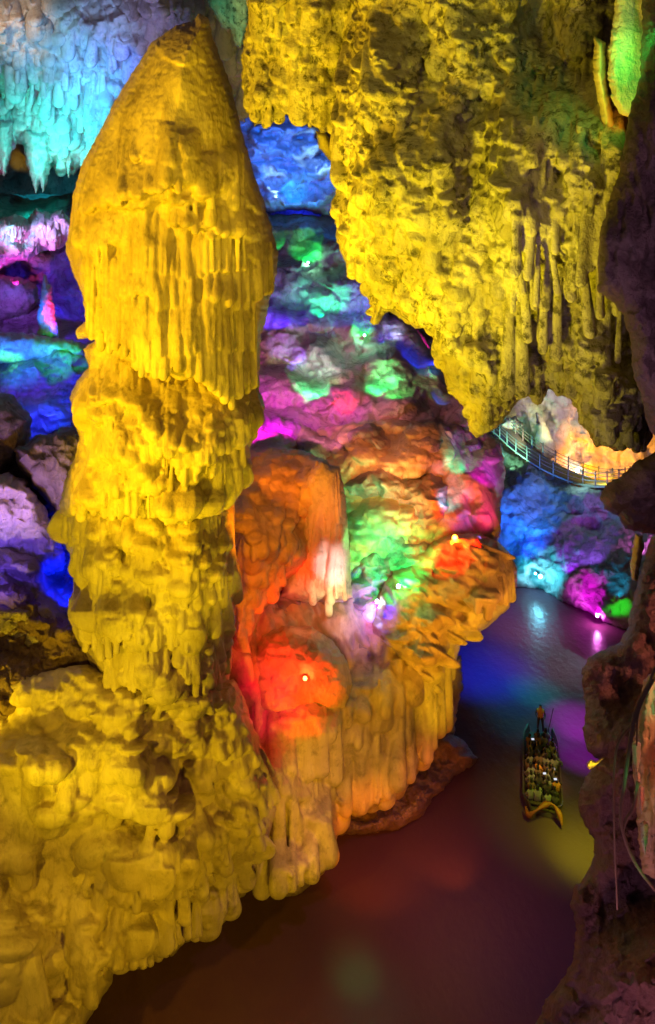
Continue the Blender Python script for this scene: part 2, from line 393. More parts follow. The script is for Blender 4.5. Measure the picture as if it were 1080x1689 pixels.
# ================================================================== LEFT CEILING MASS with stalactites
def f_ceil(X, Y, d):
    rng = R_(31); L = np.zeros(X.shape)
    field(L, X, Y, rng, 240, (-250, 120, 330, 275), (4, 14), (24, 80), 15, .06)
    field(L, X, Y, rng, 90, (-250, -100, 420, 240), (14, 46), (50, 150), 18, .15)
    scales(X, Y, rng, (-250, 130, 330, 285), 7, 40, .6, .4, None, .15); scales(X, Y, rng, (-250, -60, 420, 200), 12, 44, .4, .5, None, .5)
    return 24 * fbm(X / 110, Y / 120, 31, 4) + L * .6 + 5 * ridged(X / 26, Y / 36, 35, 5) + 9 * cauli(X, Y, 37, 30) * sst(.0, .5, noise(X / 130, Y / 130, 38) + (X - 150) / 300)
ceil_out = [(-320, -300), (620, -300), (600, 60), (560, 120), (420, 150), (402, 205), (370, 170), (340, 200), (300, 225), (262, 262), (238, 275), (218, 285), (205, 292), (190, 278), (172, 290), (160, 272), (148, 286), (135, 275), (122, 290), (108, 284), (95, 290), (86, 272), (80, 288), (66, 300), (48, 290), (44, 262), (36, 236),
            (20, 240), (18, 262), (10, 286), (-4, 290), (-14, 262), (-40, 250), (-70, 290), (-110, 260), (-320, 280)]
ceil = relief('cave_ceiling', ceil_out, [(0, 250, 60), (300, 250, 60), (0, 0, 55), (300, 0, 52), (450, 0, 52), (-300, 0, 55)], 3.5, 30, M['pale'], f_ceil, 2.0, 14, (3, 12), 8, hs=1.6, blur=1)
tag(ceil, 'pale ceiling mass with drip edge at the back of the cave', None, None, 'structure')
def stalactite(cx, top, w_, tip, D, label, s, two=False):
    def f(X, Y, d):
        rng = R_(s); L = np.zeros(X.shape)
        field(L, X, Y, rng, 26, (cx - w_, top, cx + w_, tip - 5), (4, 9), (16, 50), 8, .05)
        return L + 3 * ridged(X / 9, Y / 16, s, 3)
    if two: out = [(cx - w_, top), (cx + w_, top), (cx + w_ * .9, (top + tip) / 2), (cx + w_ * .62, tip - 16), (cx + w_ * .3, tip), (cx + w_ * .08, tip - 18), (cx - w_ * .22, tip + 2), (cx - w_ * .55, tip - 22), (cx - w_ * .85, (top + tip) / 2)]
    else: out = [(cx - w_, top), (cx + w_, top), (cx + w_ * .85, (top + tip) / 2), (cx + w_ * .4, tip - 16), (cx, tip), (cx - w_ * .4, tip - 18), (cx - w_ * .8, (top + tip) / 2)]
    o = relief('stalactite', out, D, .8, w_ * .8, M['pale'], f, 1.6, .8, (1.6, 7), s)
    return tag(o, label, 'stalactite', 'stalactites at the back of the cave')
stalactite(64, 215, 22, 318, 58, 'largest cyan stalactite, twin tipped, left of the tall stalagmite', 41, True)
stalactite(6, 200, 16, 292, 58, 'cyan stalactite hanging at the very left edge', 43)
stalactite(113, 240, 9, 296, 59, 'slim cyan stalactite just right of the twin tipped one', 45)
stalactite(206, 230, 8, 296, 59, 'small teal stalactite closest to the tall stalagmite', 46)

# teal dripping drapery hanging behind the top right of the stalagmite
def f_teal(X, Y, d):
    rng = R_(3); L = np.zeros(X.shape); field(L, X, Y, rng, 60, (340, -50, 420, 70), (4, 9), (14, 40), 8, .1); return L
tag(relief('drapery', [(335, -120), (420, -120), (416, 40), (408, 70), (398, 82), (388, 76), (380, 50), (366, 44), (352, 20), (342, 5)], 34, 1, 14, M['crust'], f_teal, 2, 1.5, (2, 8), 4),
    'small teal green crusted drapery above the stalagmite tip', 'drapery')

# ---------------------------------------------------------------- separate formations at left back
def f_pink(X, Y, d):
    rng = R_(51); L = np.zeros(X.shape); field(L, X, Y, rng, 130, (-200, 350, 130, 440), (3, 9), (10, 40), 9, .1)
    scales(X, Y, rng, (-100, 350, 130, 445), 4, 20, .6, .4, None, .15)
    return 22 * fbm(X / 40, Y / 34, 51, 4) + 5 * ridged(X / 18, Y / 14, 53, 3) + L + 3 * ridged(X / 10, Y / 14, 52, 3)
tag(relief('flowstone_terrace', [(-300, 352), (0, 362), (26, 352), (44, 362), (60, 344), (82, 352), (100, 346), (116, 358), (170, 362), (170, 398), (118, 400), (96, 412), (70, 414), (52, 430), (26, 432), (0, 446), (-300, 452)], 54, 3, 22, M['pale'], f_pink, 1.8, 6, (3, 10), 9),
    'pink and cyan lit terrace of knobbly flowstone at the left edge', 'flowstone')
tag(relief('boulder', [(-120, 470), (-20, 452), (30, 456), (62, 470), (66, 495), (48, 520), (0, 528), (-110, 530)], 53, 2, 30, M['wall'], rough_feat(55, 40, 6, 3, 20, 3), 1.8, 3, (2, 14), 10),
    'rounded violet boulder beside the small pink stalagmite', 'boulder')
def f_ss(X, Y, d):
    rng = R_(61); L = np.zeros(X.shape); field(L, X, Y, rng, 60, (60, 450, 98, 560), (3, 7), (8, 22), 7, .1); return L + 2 * ridged(X / 7, Y / 9, 61, 3)
tag(relief('stalagmite', [(72, 452), (77, 455), (80, 470), (86, 472), (85, 490), (90, 505), (91, 525), (96, 540), (98, 556), (78, 566), (58, 558), (64, 540), (60, 520), (66, 500), (68, 478), (70, 462)], 48.5, .7, 13, M['pale'], f_ss, 1.3, .8, (1.2, 6), 11),
    'small slender pink and blue lit stalagmite at the left', 'stalagmite')
tag(relief('rock_mound', [(-160, 560), (-40, 545), (40, 548), (80, 556), (120, 560), (146, 572), (144, 592), (110, 600), (60, 598), (0, 600), (-150, 604)], 46.5, 2, 20, M['pale'], rough_feat(57, 30, 4, 3, 16, 5), 1.6, 3, (2, 10), 12),
    'low blue and green lit cracked mound in front of the small pink stalagmite', 'rock')

# left rocks nearer
def f_lrock(X, Y, d):
    rng = R_(71); L = np.zeros(X.shape)
    field(L, X, Y, rng, 60, (-200, 660, 140, 1000), (20, 55), (50, 120), 24, .3)
    return 20 * fbm(X / 70, Y / 80, 71, 4) + L + 7 * ridged(X / 40, Y / 40, 72, 5)
tag(relief('boulder', [(-260, 690), (-60, 640), (20, 650), (52, 690), (48, 740), (10, 790), (-60, 830), (-260, 840)], 36, 3, 60, M['wall'], f_lrock, 2, 4, (3, 20), 13),
    'grey purple boulder at the left edge level with the stalagmite waist', 'boulder')
tag(relief('rock_outcrop', [(20, 742), (70, 716), (130, 700), (220, 700), (220, 900), (150, 905), (106, 880), (90, 840), (50, 800), (30, 770)], 33.5, 2.5, 40, M['wall'], f_lrock, 2, 4, (4, 18), 14),
    'olive brown outcrop tucked behind the left of the stalagmite', 'rock')
tag(relief('rock_outcrop', [(-260, 800), (0, 780), (40, 790), (70, 830), (100, 890), (112, 930), (70, 960), (20, 945), (-40, 925), (-260, 960)], 32.5, 2.5, 40, M['pale'], f_lrock, 2, 5, (4, 18), 15),
    'lilac slope of rock above the deep blue hollow at the left', 'rock')
def f_rub(X, Y, d):
    a = worley((X + 7 * noise(X / 12, Y / 12, 1)) / 34, (Y + 6 * noise(X / 14, Y / 14, 2)) / 22, 77)
    b = worley(X / 15, Y / 10, 78)
    return 20 * (1 - a[0]) * (.4 + a[2]) + 7 * (1 - b[0]) + 10 * fbm(X / 60, Y / 50, 79, 4)
tag(relief('rubble', [(-300, 980), (-20, 962), (20, 958), (50, 975), (80, 1010), (110, 1020), (170, 1060), (220, 1140), (200, 1230), (-300, 1260)], [(0, 980, 29.5), (0, 1200, 25.5), (200, 1100, 27)], 2.5, 26, M['dark'], f_rub, 1.8, 3, (4, 14), 16),
    'dark broken rocks with yellow lit edges left of the stalagmite foot', 'rocks')

# ================================================================== THE GREAT STALAGMITE
col_o = [(330, 22), (345, 30), (350, 60), (362, 90), (380, 140), (395, 200), (405, 240), (420, 290), (435, 330), (450, 385), (459, 415), (457, 450), (445, 490), (440, 520), (430, 555), (428, 600)]
sroot = empty('stalagmite', P(285, 1150, 23.5), 'towering yellow lit stalagmite with fluted ledges, tallest in the cave', 'stalagmite')
DC = lambda X, Y: 22.3 + 0.0 * X + .0010 * (Y - 600) + ((X - 285) / 300) ** 2 * 2.0
col_full = col_o + [(427, 640), (436, 668), (434, 690), (420, 715), (412, 740), (415, 770), (402, 805), (385, 820), (388, 850), (385, 880), (390, 920), (397, 955), (390, 990), (385, 1020), (382, 1060), (383, 1100), (375, 1130), (340, 1260), (300, 1270), (255, 1270), (215, 1260), (175, 1130), (150, 1100), (130, 1065), (112, 1020), (112, 990), (130, 965), (120, 930), (108, 900),
            (98, 850), (98, 830), (108, 790), (125, 750), (130, 720), (120, 690), (115, 655), (125, 630), (140, 605), (130, 570), (123, 545), (140, 530), (137, 490), (120, 450), (107, 410), (115, 370), (120, 320), (135, 270), (165, 215), (190, 165), (225, 110), (250, 70), (290, 42), (315, 35)]
CS = side_dist(col_full)
def f_cap(X, Y, d):
    rng = R_(101); L = np.zeros(X.shape); S = np.zeros(X.shape); B = np.zeros(X.shape)
    # broad smooth sheets of the upper cone
    lobe(B, X, Y, 300, 60, 120, 280, 16, .02, .25, .1, .5)
    lobe(B, X, Y, 322, 150, 48, 170, 15, .0, .5, .2, .4)
    lobe(B, X, Y, 200, 200, 70, 150, 15, -.25, .3, .1, .4)
    lobe(B, X, Y, 310, 40, 50, 70, 12, .3, .4, .1, .4)
    lobe(B, X, Y, 390, 230, 34, 170, 12, -.2, .3, .12, .6)
    B = B * 1.25
    for pth, h_, w_, a in (([(128, 345), (160, 352), (190, 345), (215, 325)], 110, 22, 20),
                           ([(215, 338), (240, 322), (262, 318)], 60, 15, 22), ([(262, 318), (300, 312), (335, 335), (352, 365)], 90, 18, 24),
                           ([(190, 282), (220, 272), (250, 276), (285, 270)], 60, 16, 14), ([(280, 378), (320, 372), (350, 390), (400, 378)], 56, 14, 18),
                           ([(118, 408), (150, 420), (190, 405)], 60, 16, 12), ([(370, 330), (400, 345), (430, 350)], 90, 11, 16),
                           ([(360, 372), (395, 400), (425, 430)], 70, 20, 20)):
        n_ = len(DROPS); fringe(L, X, Y, rng, pth, h_, w_, a, 1.3, reach=.12)
        for _q in range((len(DROPS) - n_) // 2): DROPS.pop(rng.randrange(n_, len(DROPS)))
    for pth, h_, w_, a in (([(138, 495), (170, 500), (200, 492), (235, 470)], 110, 9, 17), ([(235, 470), (262, 500), (300, 494), (345, 490)], 120, 11, 17),
                           ([(345, 488), (380, 500), (410, 500), (445, 478)], 100, 13, 17), ([(200, 452), (240, 440), (300, 455), (400, 440)], 90, 8, 10)):
        fringe(S, X, Y, rng, pth, h_, w_, a, 1.7)
    L = np.maximum(L, S); K = np.zeros(X.shape)
    for pth, h_, w_, a in (([(135, 530), (165, 560), (200, 575), (232, 608), (262, 615)], 150, 10, 20), ([(262, 612), (300, 600), (340, 625), (372, 655)], 170, 11, 22), ([(372, 655), (405, 645), (430, 610)], 160, 14, 20),
                           ([(240, 585), (330, 578), (420, 575)], 90, 9, 14)):
        fringe(K, X, Y, rng, pth, h_, w_, a, 1.9, .35)
    for a in ((242, 570, 13, 44), (300, 580, 24, 48), (270, 585, 12, 40), (334, 592, 17, 60), (360, 580, 14, 74), (384, 575, 12, 80), (404, 560, 11, 80), (160, 520, 22, 60), (196, 540, 18, 60), (222, 560, 12, 50)):
        drop(*a, 0, .5)
    low = sst(430, 520, Y)
    fl = flutes(X, Y, 110, 6.5, 16) * 3.4 * sst(300, 430, Y) + flutes(X, Y, 111, 10, 20) * 1.6
    rough = .9 * ridged(X / 7, Y / 9, 113, 3) * sst(.1, .4, noise(X / 60, Y / 60, 114)) * (1 - low)
    return B + np.maximum(L, K * 1.4) + fl + rough + 6 * fbm(X / 90, Y / 120, 115, 2) + 8 * noise(X / 60, Y / 70, 116) * (1 - low)
cap_o = col_o + [(427, 640), (405, 655), (372, 665), (345, 638), (322, 628), (300, 622), (266, 622), (240, 616), (218, 596), (190, 572), (160, 556), (128, 560), (123, 545), (140, 530), (137, 490), (120, 450), (107, 410), (115, 370), (120, 320), (135, 270), (165, 215), (190, 165), (225, 110), (250, 70), (290, 42), (315, 35)]
relief('cap', cap_o, DC, 3.4, 120, M['flow'], f_cap, 1.5, 3.5, (1.6, 9), 21, sroot, .55, hs=1.55, side=CS, vox=.036)
def f_shaft(X, Y, d):
    rng = R_(121); L = np.zeros(X.shape); B = np.zeros(X.shape)
    for a in ((165, 590, 62, 110, 26, .1), (300, 630, 100, 130, 28, -.05), (385, 600, 50, 120, 22, .0), (410, 640, 34, 80, 26, .1), (200, 668, 62, 150, 22, 0), (330, 700, 80, 80, 26, 0), (395, 690, 30, 90, 22, .1),
              (300, 770, 46, 92, 30, .1), (350, 755, 40, 104, 30, -.2), (385, 720, 34, 120, 24, -.1), (140, 740, 46, 100, 22, 0), (130, 690, 26, 60, 14, 0)):
        lobe(B, X, Y, *a[:5], a[5], .35, .16, .45)
    fringe(L, X, Y, rng, [(122, 690), (150, 672), (180, 660), (215, 662), (240, 700), (262, 748)], 60, 11, 14, 1.5)
    fringe(L, X, Y, rng, [(262, 750), (300, 772), (342, 768), (380, 735), (400, 705)], 70, 12, 18, 1.7)
    fringe(L, X, Y, rng, [(150, 780), (200, 745), (240, 790), (262, 850), (300, 860), (345, 852), (400, 805)], 70, 20, 18, 1.4)
    fringe(L, X, Y, rng, [(100, 835), (150, 845), (200, 850), (250, 850)], 90, 9, 12, 1.6)
    for a in ((300, 768, 38, 92, .05), (352, 752, 30, 102, -.12), (386, 716, 24, 112, -.1), (266, 800, 17, 54, 0), (409, 622, 20, 88, .1), (392, 656, 22, 84, 0), (160, 640, 22, 60, .1), (215, 615, 26, 62, .1), (150, 770, 26, 70, .05), (200, 780, 20, 74, 0)):
        drop(*a, .45)
    scales(X, Y, rng, (100, 650, 430, 850), 12, 46, .35, .4, None, .45); scales(X, Y, rng, (100, 600, 430, 860), 5.5, 50, .9, .4, None, .3, 1.6)
    return B + L + flutes(X, Y, 130, 7, 12) * 2.6 + 6 * fbm(X / 80, Y / 90, 131, 2) + .8 * ridged(X / 9, Y / 9, 132, 3) * sst(.1, .5, noise(X / 50, Y / 50, 133))
shaft_o = [(137, 575), (160, 560), (300, 560), (430, 570), (428, 600), (427, 640), (436, 668), (434, 690), (420, 715), (412, 740), (415, 770), (402, 805), (380, 838), (345, 856), (300, 864), (262, 856), (235, 838), (210, 858), (170, 852), (130, 856), (98, 850), (98, 830), (108, 790), (125, 750), (130, 720), (120, 690), (115, 655), (125, 630), (145, 605)]
relief('shaft', shaft_o, lambda X, Y: DC(X, Y) + 1.5 - 1.5 * sst(610, 740, Y), 3.2, 100, M['flow'], f_shaft, 1.5, 3.5, (1.8, 10), 22, sroot, .55, hs=1.55, side=CS, vox=.036)
def f_foot(X, Y, d):
    rng = R_(141); L = np.zeros(X.shape); B = np.zeros(X.shape)
    for a in ((170, 960, 66, 90, 30, -.1), (240, 860, 40, 60, 22, 0), (150, 850, 50, 110, 20, 0), (320, 860, 44, 90, 24, .1), (365, 840, 34, 120, 20, 0), (310, 940, 50, 110, 26, 0), (230, 990, 44, 70, 22, 0), (360, 960, 30, 90, 22, 0),
              (180, 1060, 46, 80, 22, 0), (250, 1050, 40, 80, 22, 0), (330, 1050, 44, 80, 24, 0), (290, 1100, 50, 50, 18, 0)):
        lobe(B, X, Y, *a[:5], a[5], .4, .2, .45)
    pass
    pass
    for p_ in ([(100, 880), (150, 885), (200, 880), (250, 875)], [(112, 955), (160, 962), (210, 955), (260, 960)], [(300, 900), (350, 910), (390, 900)], [(300, 990), (340, 1005), (390, 990)], [(130, 1062), (200, 1055), (262, 1060)], [(150, 1110), (210, 1150), (300, 1156), (380, 1128)]):
        fringe(L, X, Y, rng, p_, 66, 14, 20, 1.3)
    for a in ((238, 850, 20, 64), (246, 905, 24, 60), (300, 916, 27, 72), (350, 900, 22, 62), (312, 990, 32, 92), (220, 975, 20, 66), (150, 968, 34, 76), (190, 985, 24, 70), (200, 1070, 24, 74), (262, 1080, 22, 70), (330, 1070, 26, 76), (372, 980, 16, 60), (130, 900, 18, 56), (170, 880, 16, 60)):
        drop(*a, 0, .45)
    scales(X, Y, rng, (95, 840, 395, 1140), 15, 52, .35, .4, None, .3); scales(X, Y, rng, (95, 840, 395, 1140), 5.5, 52, .9, .4, None, .15, 1.5)
    return B + L * .4 + flutes(X, Y, 150, 6, 10) * 2.0 + 6 * fbm(X / 80, Y / 80, 151, 2)
foot_o = [(100, 870), (98, 830), (130, 815), (250, 800), (385, 810), (388, 850), (385, 880), (390, 920), (397, 955), (390, 990), (385, 1020), (382, 1060), (383, 1100), (375, 1130), (340, 1150), (300, 1158), (255, 1160), (215, 1155), (175, 1130), (150, 1100), (130, 1065), (112, 1020), (112, 990), (130, 965), (120, 930), (108, 900)]
relief('foot', foot_o, lambda X, Y: DC(X, Y) + 1.2 - .8 * sst(860, 950, Y), 3.2, 100, M['flow'], f_foot, 1.5, 3.5, (1.8, 9), 23, sroot, .55, hs=1.55, side=CS, vox=.036)

# ================================================================== FLOWSTONE MOUND below it
def f_mound(X, Y, d):
    rng = R_(161); L = np.zeros(X.shape); B = np.zeros(X.shape)
    for a in ((110, 1200, 56, 160, 34, -.35), (300, 1205, 60, 46, 20, .2), (205, 1215, 80, 110, 26, .25), (250, 1300, 90, 44, 36, .12), (240, 1340, 110, 150, 40, .15), (330, 1300, 60, 110, 28, -.1), (230, 1400, 80, 130, 30, .15),
              (225, 1470, 66, 130, 34, .0), (130, 1380, 50, 160, 24, .3), (110, 1450, 44, 210, 28, -.2), (330, 1440, 60, 120, 24, .2), (400, 1180, 44, 200, 24, .1), (370, 1200, 30, 110, 30, .4), (420, 1300, 36, 150, 22, .1),
              (40, 1250, 60, 200, 24, .2), (20, 1420, 70, 260, 26, -.1), (60, 1560, 70, 200, 24, -.2), (310, 1130, 90, 40, 20, 0), (180, 1130, 70, 60, 18, .1)):
        lobe(B, X, Y, *a[:5], a[5], .5, .22, .5)
    field(L, X, Y, rng, 60, (330, 1150, 450, 1420), (10, 26), (20, 60), 20, .3, .5, .5, .5)
    field(L, X, Y, rng, 90, (-100, 1090, 400, 1210), (8, 30), (16, 50), 15, .4, 0, .5, .5)
    pass
    fringe(L, X, Y, rng, [(165, 1575), (190, 1600), (240, 1590), (262, 1580), (300, 1555), (345, 1530), (385, 1490)], 100, 12, 20, 1.5)
    fringe(L, X, Y, rng, [(60, 1650), (110, 1640), (150, 1660)], 150, 12, 16, 1.3)
    fringe(L, X, Y, rng, [(230, 1480), (262, 1490), (300, 1480), (330, 1460)], 50, 9, 12, 1.2)
    AF = lambda x, y: .22 * math.sin(x / 70.0 + y / 160.0) - .1
    scales(X, Y, rng, (-120, 1200, 200, 1700), 26, 90, .2, .4, AF, .25); scales(X, Y, rng, (310, 1180, 455, 1470), 13, 34, .3, .3, lambda x, y: .25, .1); scales(X, Y, rng, (-100, 1110, 400, 1215), 13, 30, .3, .3, AF)
    scales(X, Y, rng, (160, 1230, 400, 1600), 14, 60, .2, .4, AF, .62); scales(X, Y, rng, (-120, 1180, 460, 1700), 7, 50, .2, .4, AF, .78, 1.9)
    PB = 0
    for a in ((75, 1205, 38, 90, .1), (145, 1225, 30, 120, .25), (95, 1290, 42, 80, -.2), (205, 1230, 36, 70, .2), (255, 1245, 34, 66, .1), (200, 1290, 34, 62, .1), (245, 1300, 36, 62, 0), (295, 1290, 34, 66, -.1), (190, 1365, 40, 110, .2), (250, 1370, 44, 120, .0), (305, 1360, 34, 110, -.1), (215, 1475, 46, 112, .0), (262, 1480, 26, 100, .05), (330, 1455, 30, 100, .1), (370, 1430, 24, 90, .1), (120, 1430, 32, 225, -.2), (30, 1490, 44, 220, .1)):
        drop(*a, .25)
    for a in ((75, 1205, 40, 90, 34, .1), (145, 1225, 30, 120, 40, .25), (95, 1285, 46, 80, 34, -.2), (235, 1240, 62, 90, 40, .35), (255, 1300, 84, 62, 62, .18), (245, 1350, 105, 165, 52, .05), (222, 1470, 62, 135, 60, .0), (335, 1455, 56, 125, 42, .22), (120, 1430, 36, 235, 44, -.18), (45, 1490, 60, 240, 34, .05)):
        lobe(B, X, Y, *a[:5], a[5], .5, .22, .5)
    st = 2 * ridged(X / 90, (Y + X * .25) / 13, 163, 3) * sst(0, .5, noise(X / 80, Y / 60, 164))
    return np.maximum(B * 1.1, L) + st + flutes(X - .3 * Y, Y, 165, 9, 8) * 2.2 + 18 * fbm(X / 130, Y / 120, 166, 2) + .7 * ridged(X / 9, Y / 7, 167, 3) * sst(.1, .4, noise(X / 40, Y / 40, 168))
mound_o = [(-300, 1180), (-60, 1130), (60, 1110), (140, 1095), (200, 1110), (300, 1130), (385, 1120), (402, 1150), (415, 1190), (432, 1235), (455, 1290), (459, 1335), (446, 1370), (436, 1410), (424, 1440), (404, 1478), (392, 1484), (394, 1500), (360, 1530), (330, 1545), (300, 1560), (286, 1580), (262, 1572), (240, 1588), (226, 1602), (214, 1586), (205, 1600), (188, 1604),
           (186, 1620), (160, 1660), (140, 1690), (100, 1760), (60, 1900), (-300, 1950)]
mound = relief('flowstone_mound', mound_o, [(0, 1120, 25.5), (150, 1120, 24), (300, 1140, 22.8), (390, 1150, 24.5), (200, 1250, 23.3), (60, 1300, 23.5), (250, 1400, 23.6), (440, 1300, 26.3), (400, 1470, 27.4), (330, 1530, 26.4), (220, 1590, 25.2), (120, 1600, 23.4), (0, 1600, 22), (100, 1700, 22.3), (-200, 1500, 21.5), (-200, 1800, 20)],
               2.2, 46, M['flow'], f_mound, 1.7, 6, (2.2, 11), 24, hs=1.6, vox=.048)
tag(mound, 'bulging olive yellow flowstone mound carrying the tall stalagmite', 'flowstone')

# ================================================================== ORANGE FLOWSTONE BANK
def f_bank(X, Y, d):
    rng = R_(181); L = np.zeros(X.shape); B = np.zeros(X.shape)
    for a in ((500, 1180, 60, 150, 26, .2), (470, 1330, 44, 150, 34, 0), (520, 1300, 40, 150, 34, .1), (430, 1200, 40, 180, 20, -.1), (640, 1060, 60, 190, 26, -.3), (600, 1150, 36, 190, 28, .15), (640, 1160, 28, 150, 26, .1), (680, 1130, 34, 170, 26, .15), (715, 1080, 30, 150, 22, .25),
              (560, 1120, 50, 180, 26, .2), (570, 1290, 50, 84, 16, 0), (640, 830, 46, 60, 24, .0), (600, 850, 28, 60, 22, 0), (670, 900, 40, 60, 20, .6), (650, 760, 36, 34, 18, 0), (690, 740, 30, 34, 16, 0), (760, 740, 30, 120, 18, .1), (800, 740, 24, 130, 18, 0)):
        lobe(B, X, Y, *a[:5], a[5], .45, .2, .5)
    fringe(L, X, Y, rng, [(560, 1335), (600, 1328), (650, 1300), (700, 1250), (735, 1190)], 190, 15, 24, 1.3)
    fringe(L, X, Y, rng, [(415, 1462), (460, 1468), (500, 1455), (540, 1405)], 190, 15, 24, 1.2, reach=.15)
    fringe(L, X, Y, rng, [(400, 1300), (450, 1290), (520, 1270), (560, 1290)], 150, 15, 20, 1.2)
    fringe(L, X, Y, rng, [(570, 1200), (620, 1190), (690, 1150)], 120, 18, 20, 1.2)
    scales(X, Y, rng, (390, 1060, 750, 1340), 15, 90, .25, .4, lambda x, y: -.08 if x > 560 else .1, .4)
    scales(X, Y, rng, (440, 990, 650, 1050), 7, 60, .3, .3, lambda x, y: .5, .15)
    scales(X, Y, rng, (575, 730, 730, 980), 13, 26, .5, .4, lambda x, y: .2, .12); scales(X, Y, rng, (575, 730, 730, 980), 6, 20, .5, .4, None, .3)
    scales(X, Y, rng, (725, 720, 835, 880), 9, 60, .4, .4, lambda x, y: .25, .2)
    scales(X, Y, rng, (400, 690, 830, 745), 14, 26, .3, .4, None, .3)
    fl = flutes(X - .2 * Y, Y, 185, 8, 9) * 2.6
    return B + L * .6 + fl + 16 * fbm(X / 110, Y / 110, 186, 3) + 3 * ridged(X / 24, Y / 30, 188, 3) * sst(1060, 980, Y)
bank_o = [(380, 700), (470, 716), (560, 700), (640, 690), (740, 700), (800, 708), (826, 735), (834, 780), (826, 830), (826, 880), (800, 940), (790, 1010), (760, 1060), (752, 1100), (738, 1130), (740, 1170), (726, 1210), (700, 1240), (690, 1275), (660, 1320), (610, 1335), (560, 1345), (553, 1400), (540, 1435), (512, 1460), (490, 1480), (462, 1482), (432, 1482), (418, 1470), (380, 1480), (330, 1440), (330, 760)]
bank = relief('flowstone_cascade', bank_o, [(400, 720, 42), (520, 710, 44), (640, 700, 44), (790, 710, 45), (820, 760, 42), (380, 800, 35), (480, 800, 35.5), (600, 780, 39.5), (700, 780, 39.5), (780, 800, 39), (640, 860, 36.5), (780, 860, 37.5), (660, 940, 34.8), (540, 940, 34.5), (480, 900, 34), (400, 980, 31), (460, 985, 33.8), (600, 985, 34.4), (380, 1100, 29.3), (450, 1030, 31.8), (560, 1030, 33), (620, 1040, 33.6), (720, 1070, 35), (430, 1300, 28), (480, 1460, 28.6), (540, 1380, 30), (600, 1300, 32.5), (700, 1200, 34.3), (500, 1200, 29.6), (600, 1150, 32)], 1.8, 30, M['flow'], f_bank, 1.7, 7, (2.2, 11), 26, hs=1.5, vox=.065)
tag(bank, 'orange lit flowstone cascade folding down to the river in drapes', 'flowstone')
def f_shore(X, Y, d):
    return 16 * fbm(X / 60, Y / 40, 191, 4) + 6 * cauli(X, Y, 193, 22) + 4 * ridged(X / 22, Y / 14, 195, 4)
tag(relief('shore_rock', [(540, 1300), (600, 1250), (690, 1215), (735, 1205), (765, 1222), (788, 1250), (782, 1262), (750, 1280), (735, 1300), (715, 1316), (698, 1345), (660, 1368), (610, 1376), (560, 1378), (540, 1370)],
           lambda X, Y: np.minimum(CAMZ * F / np.maximum(Y - HY, 50) - 1.2, 36.5) , 1.4, 24, M['dark'], f_shore, 1.8, 6, (2.5, 12), 27),
    'low brown rock shelf at the waterline under the orange flowstone cascade', 'rock')
tag(relief('rock_wall', [(690, 1120), (760, 1080), (764, 1130), (752, 1180), (748, 1225), (700, 1230)], 37.4, 1, 16, M['wall'], rough_feat(88, 30, 6, 3, 16, 2), 2, 3, (2, 10), 28),
    'shadowed rock face between the flowstone drapes and the blue reflection', 'rock wall')

# right hand bulging boulder with the orange lamp
def f_lobe(X, Y, d):
    rng = R_(201); L = np.zeros(X.shape); B = np.zeros(X.shape)
    for a in ((740, 880, 90, 120, 26, .5), (800, 880, 60, 120, 24, .1), (700, 960, 60, 80, 18, .6), (830, 900, 26, 90, 12, 0), (690, 1040, 70, 50, 22, .5), (650, 1000, 60, 60, 16, .3)):
        lobe(B, X, Y, *a[:5], a[5], .5, .3, .5)
    field(L, X, Y, rng, 70, (620, 890, 850, 1100), (10, 30), (18, 50), 14, .5, .6, .5, .5)
    scales(X, Y, rng, (620, 890, 850, 1180), 16, 44, .2, .4, lambda x, y: .9, .3); scales(X, Y, rng, (780, 900, 850, 1010), 7, 50, .3, .4, None, .2)
    return B + L + 5 * ridged((X + Y) / 60, (Y - X) / 22, 203, 4) + 14 * fbm(X / 60, Y / 50, 204, 4) + flutes(X, Y, 205, 7, 5) * 2 * sst(810, 840, X)
lobe_o = [(610, 985), (640, 940), (680, 915), (712, 892), (740, 880), (790, 878), (826, 896), (846, 918), (853, 942), (851, 968), (843, 985), (842, 1000), (824, 1018), (800, 1038), (770, 1056), (752, 1064), (742, 1088), (730, 1110), (724, 1150), (736, 1180), (700, 1190), (660, 1140), (630, 1090), (600, 1040)]
tag(relief('boulder', lobe_o, [(640, 990, 33.5), (720, 920, 34.5), (800, 950, 34), (700, 1100, 33.3)], 3.0, 46, M['flow'], f_lobe, 1.7, 5, (2, 10), 29, power=.6, hs=1.5, vox=.06),
    'big bulging ochre boulder jutting over the river below the orange lamp', 'boulder')

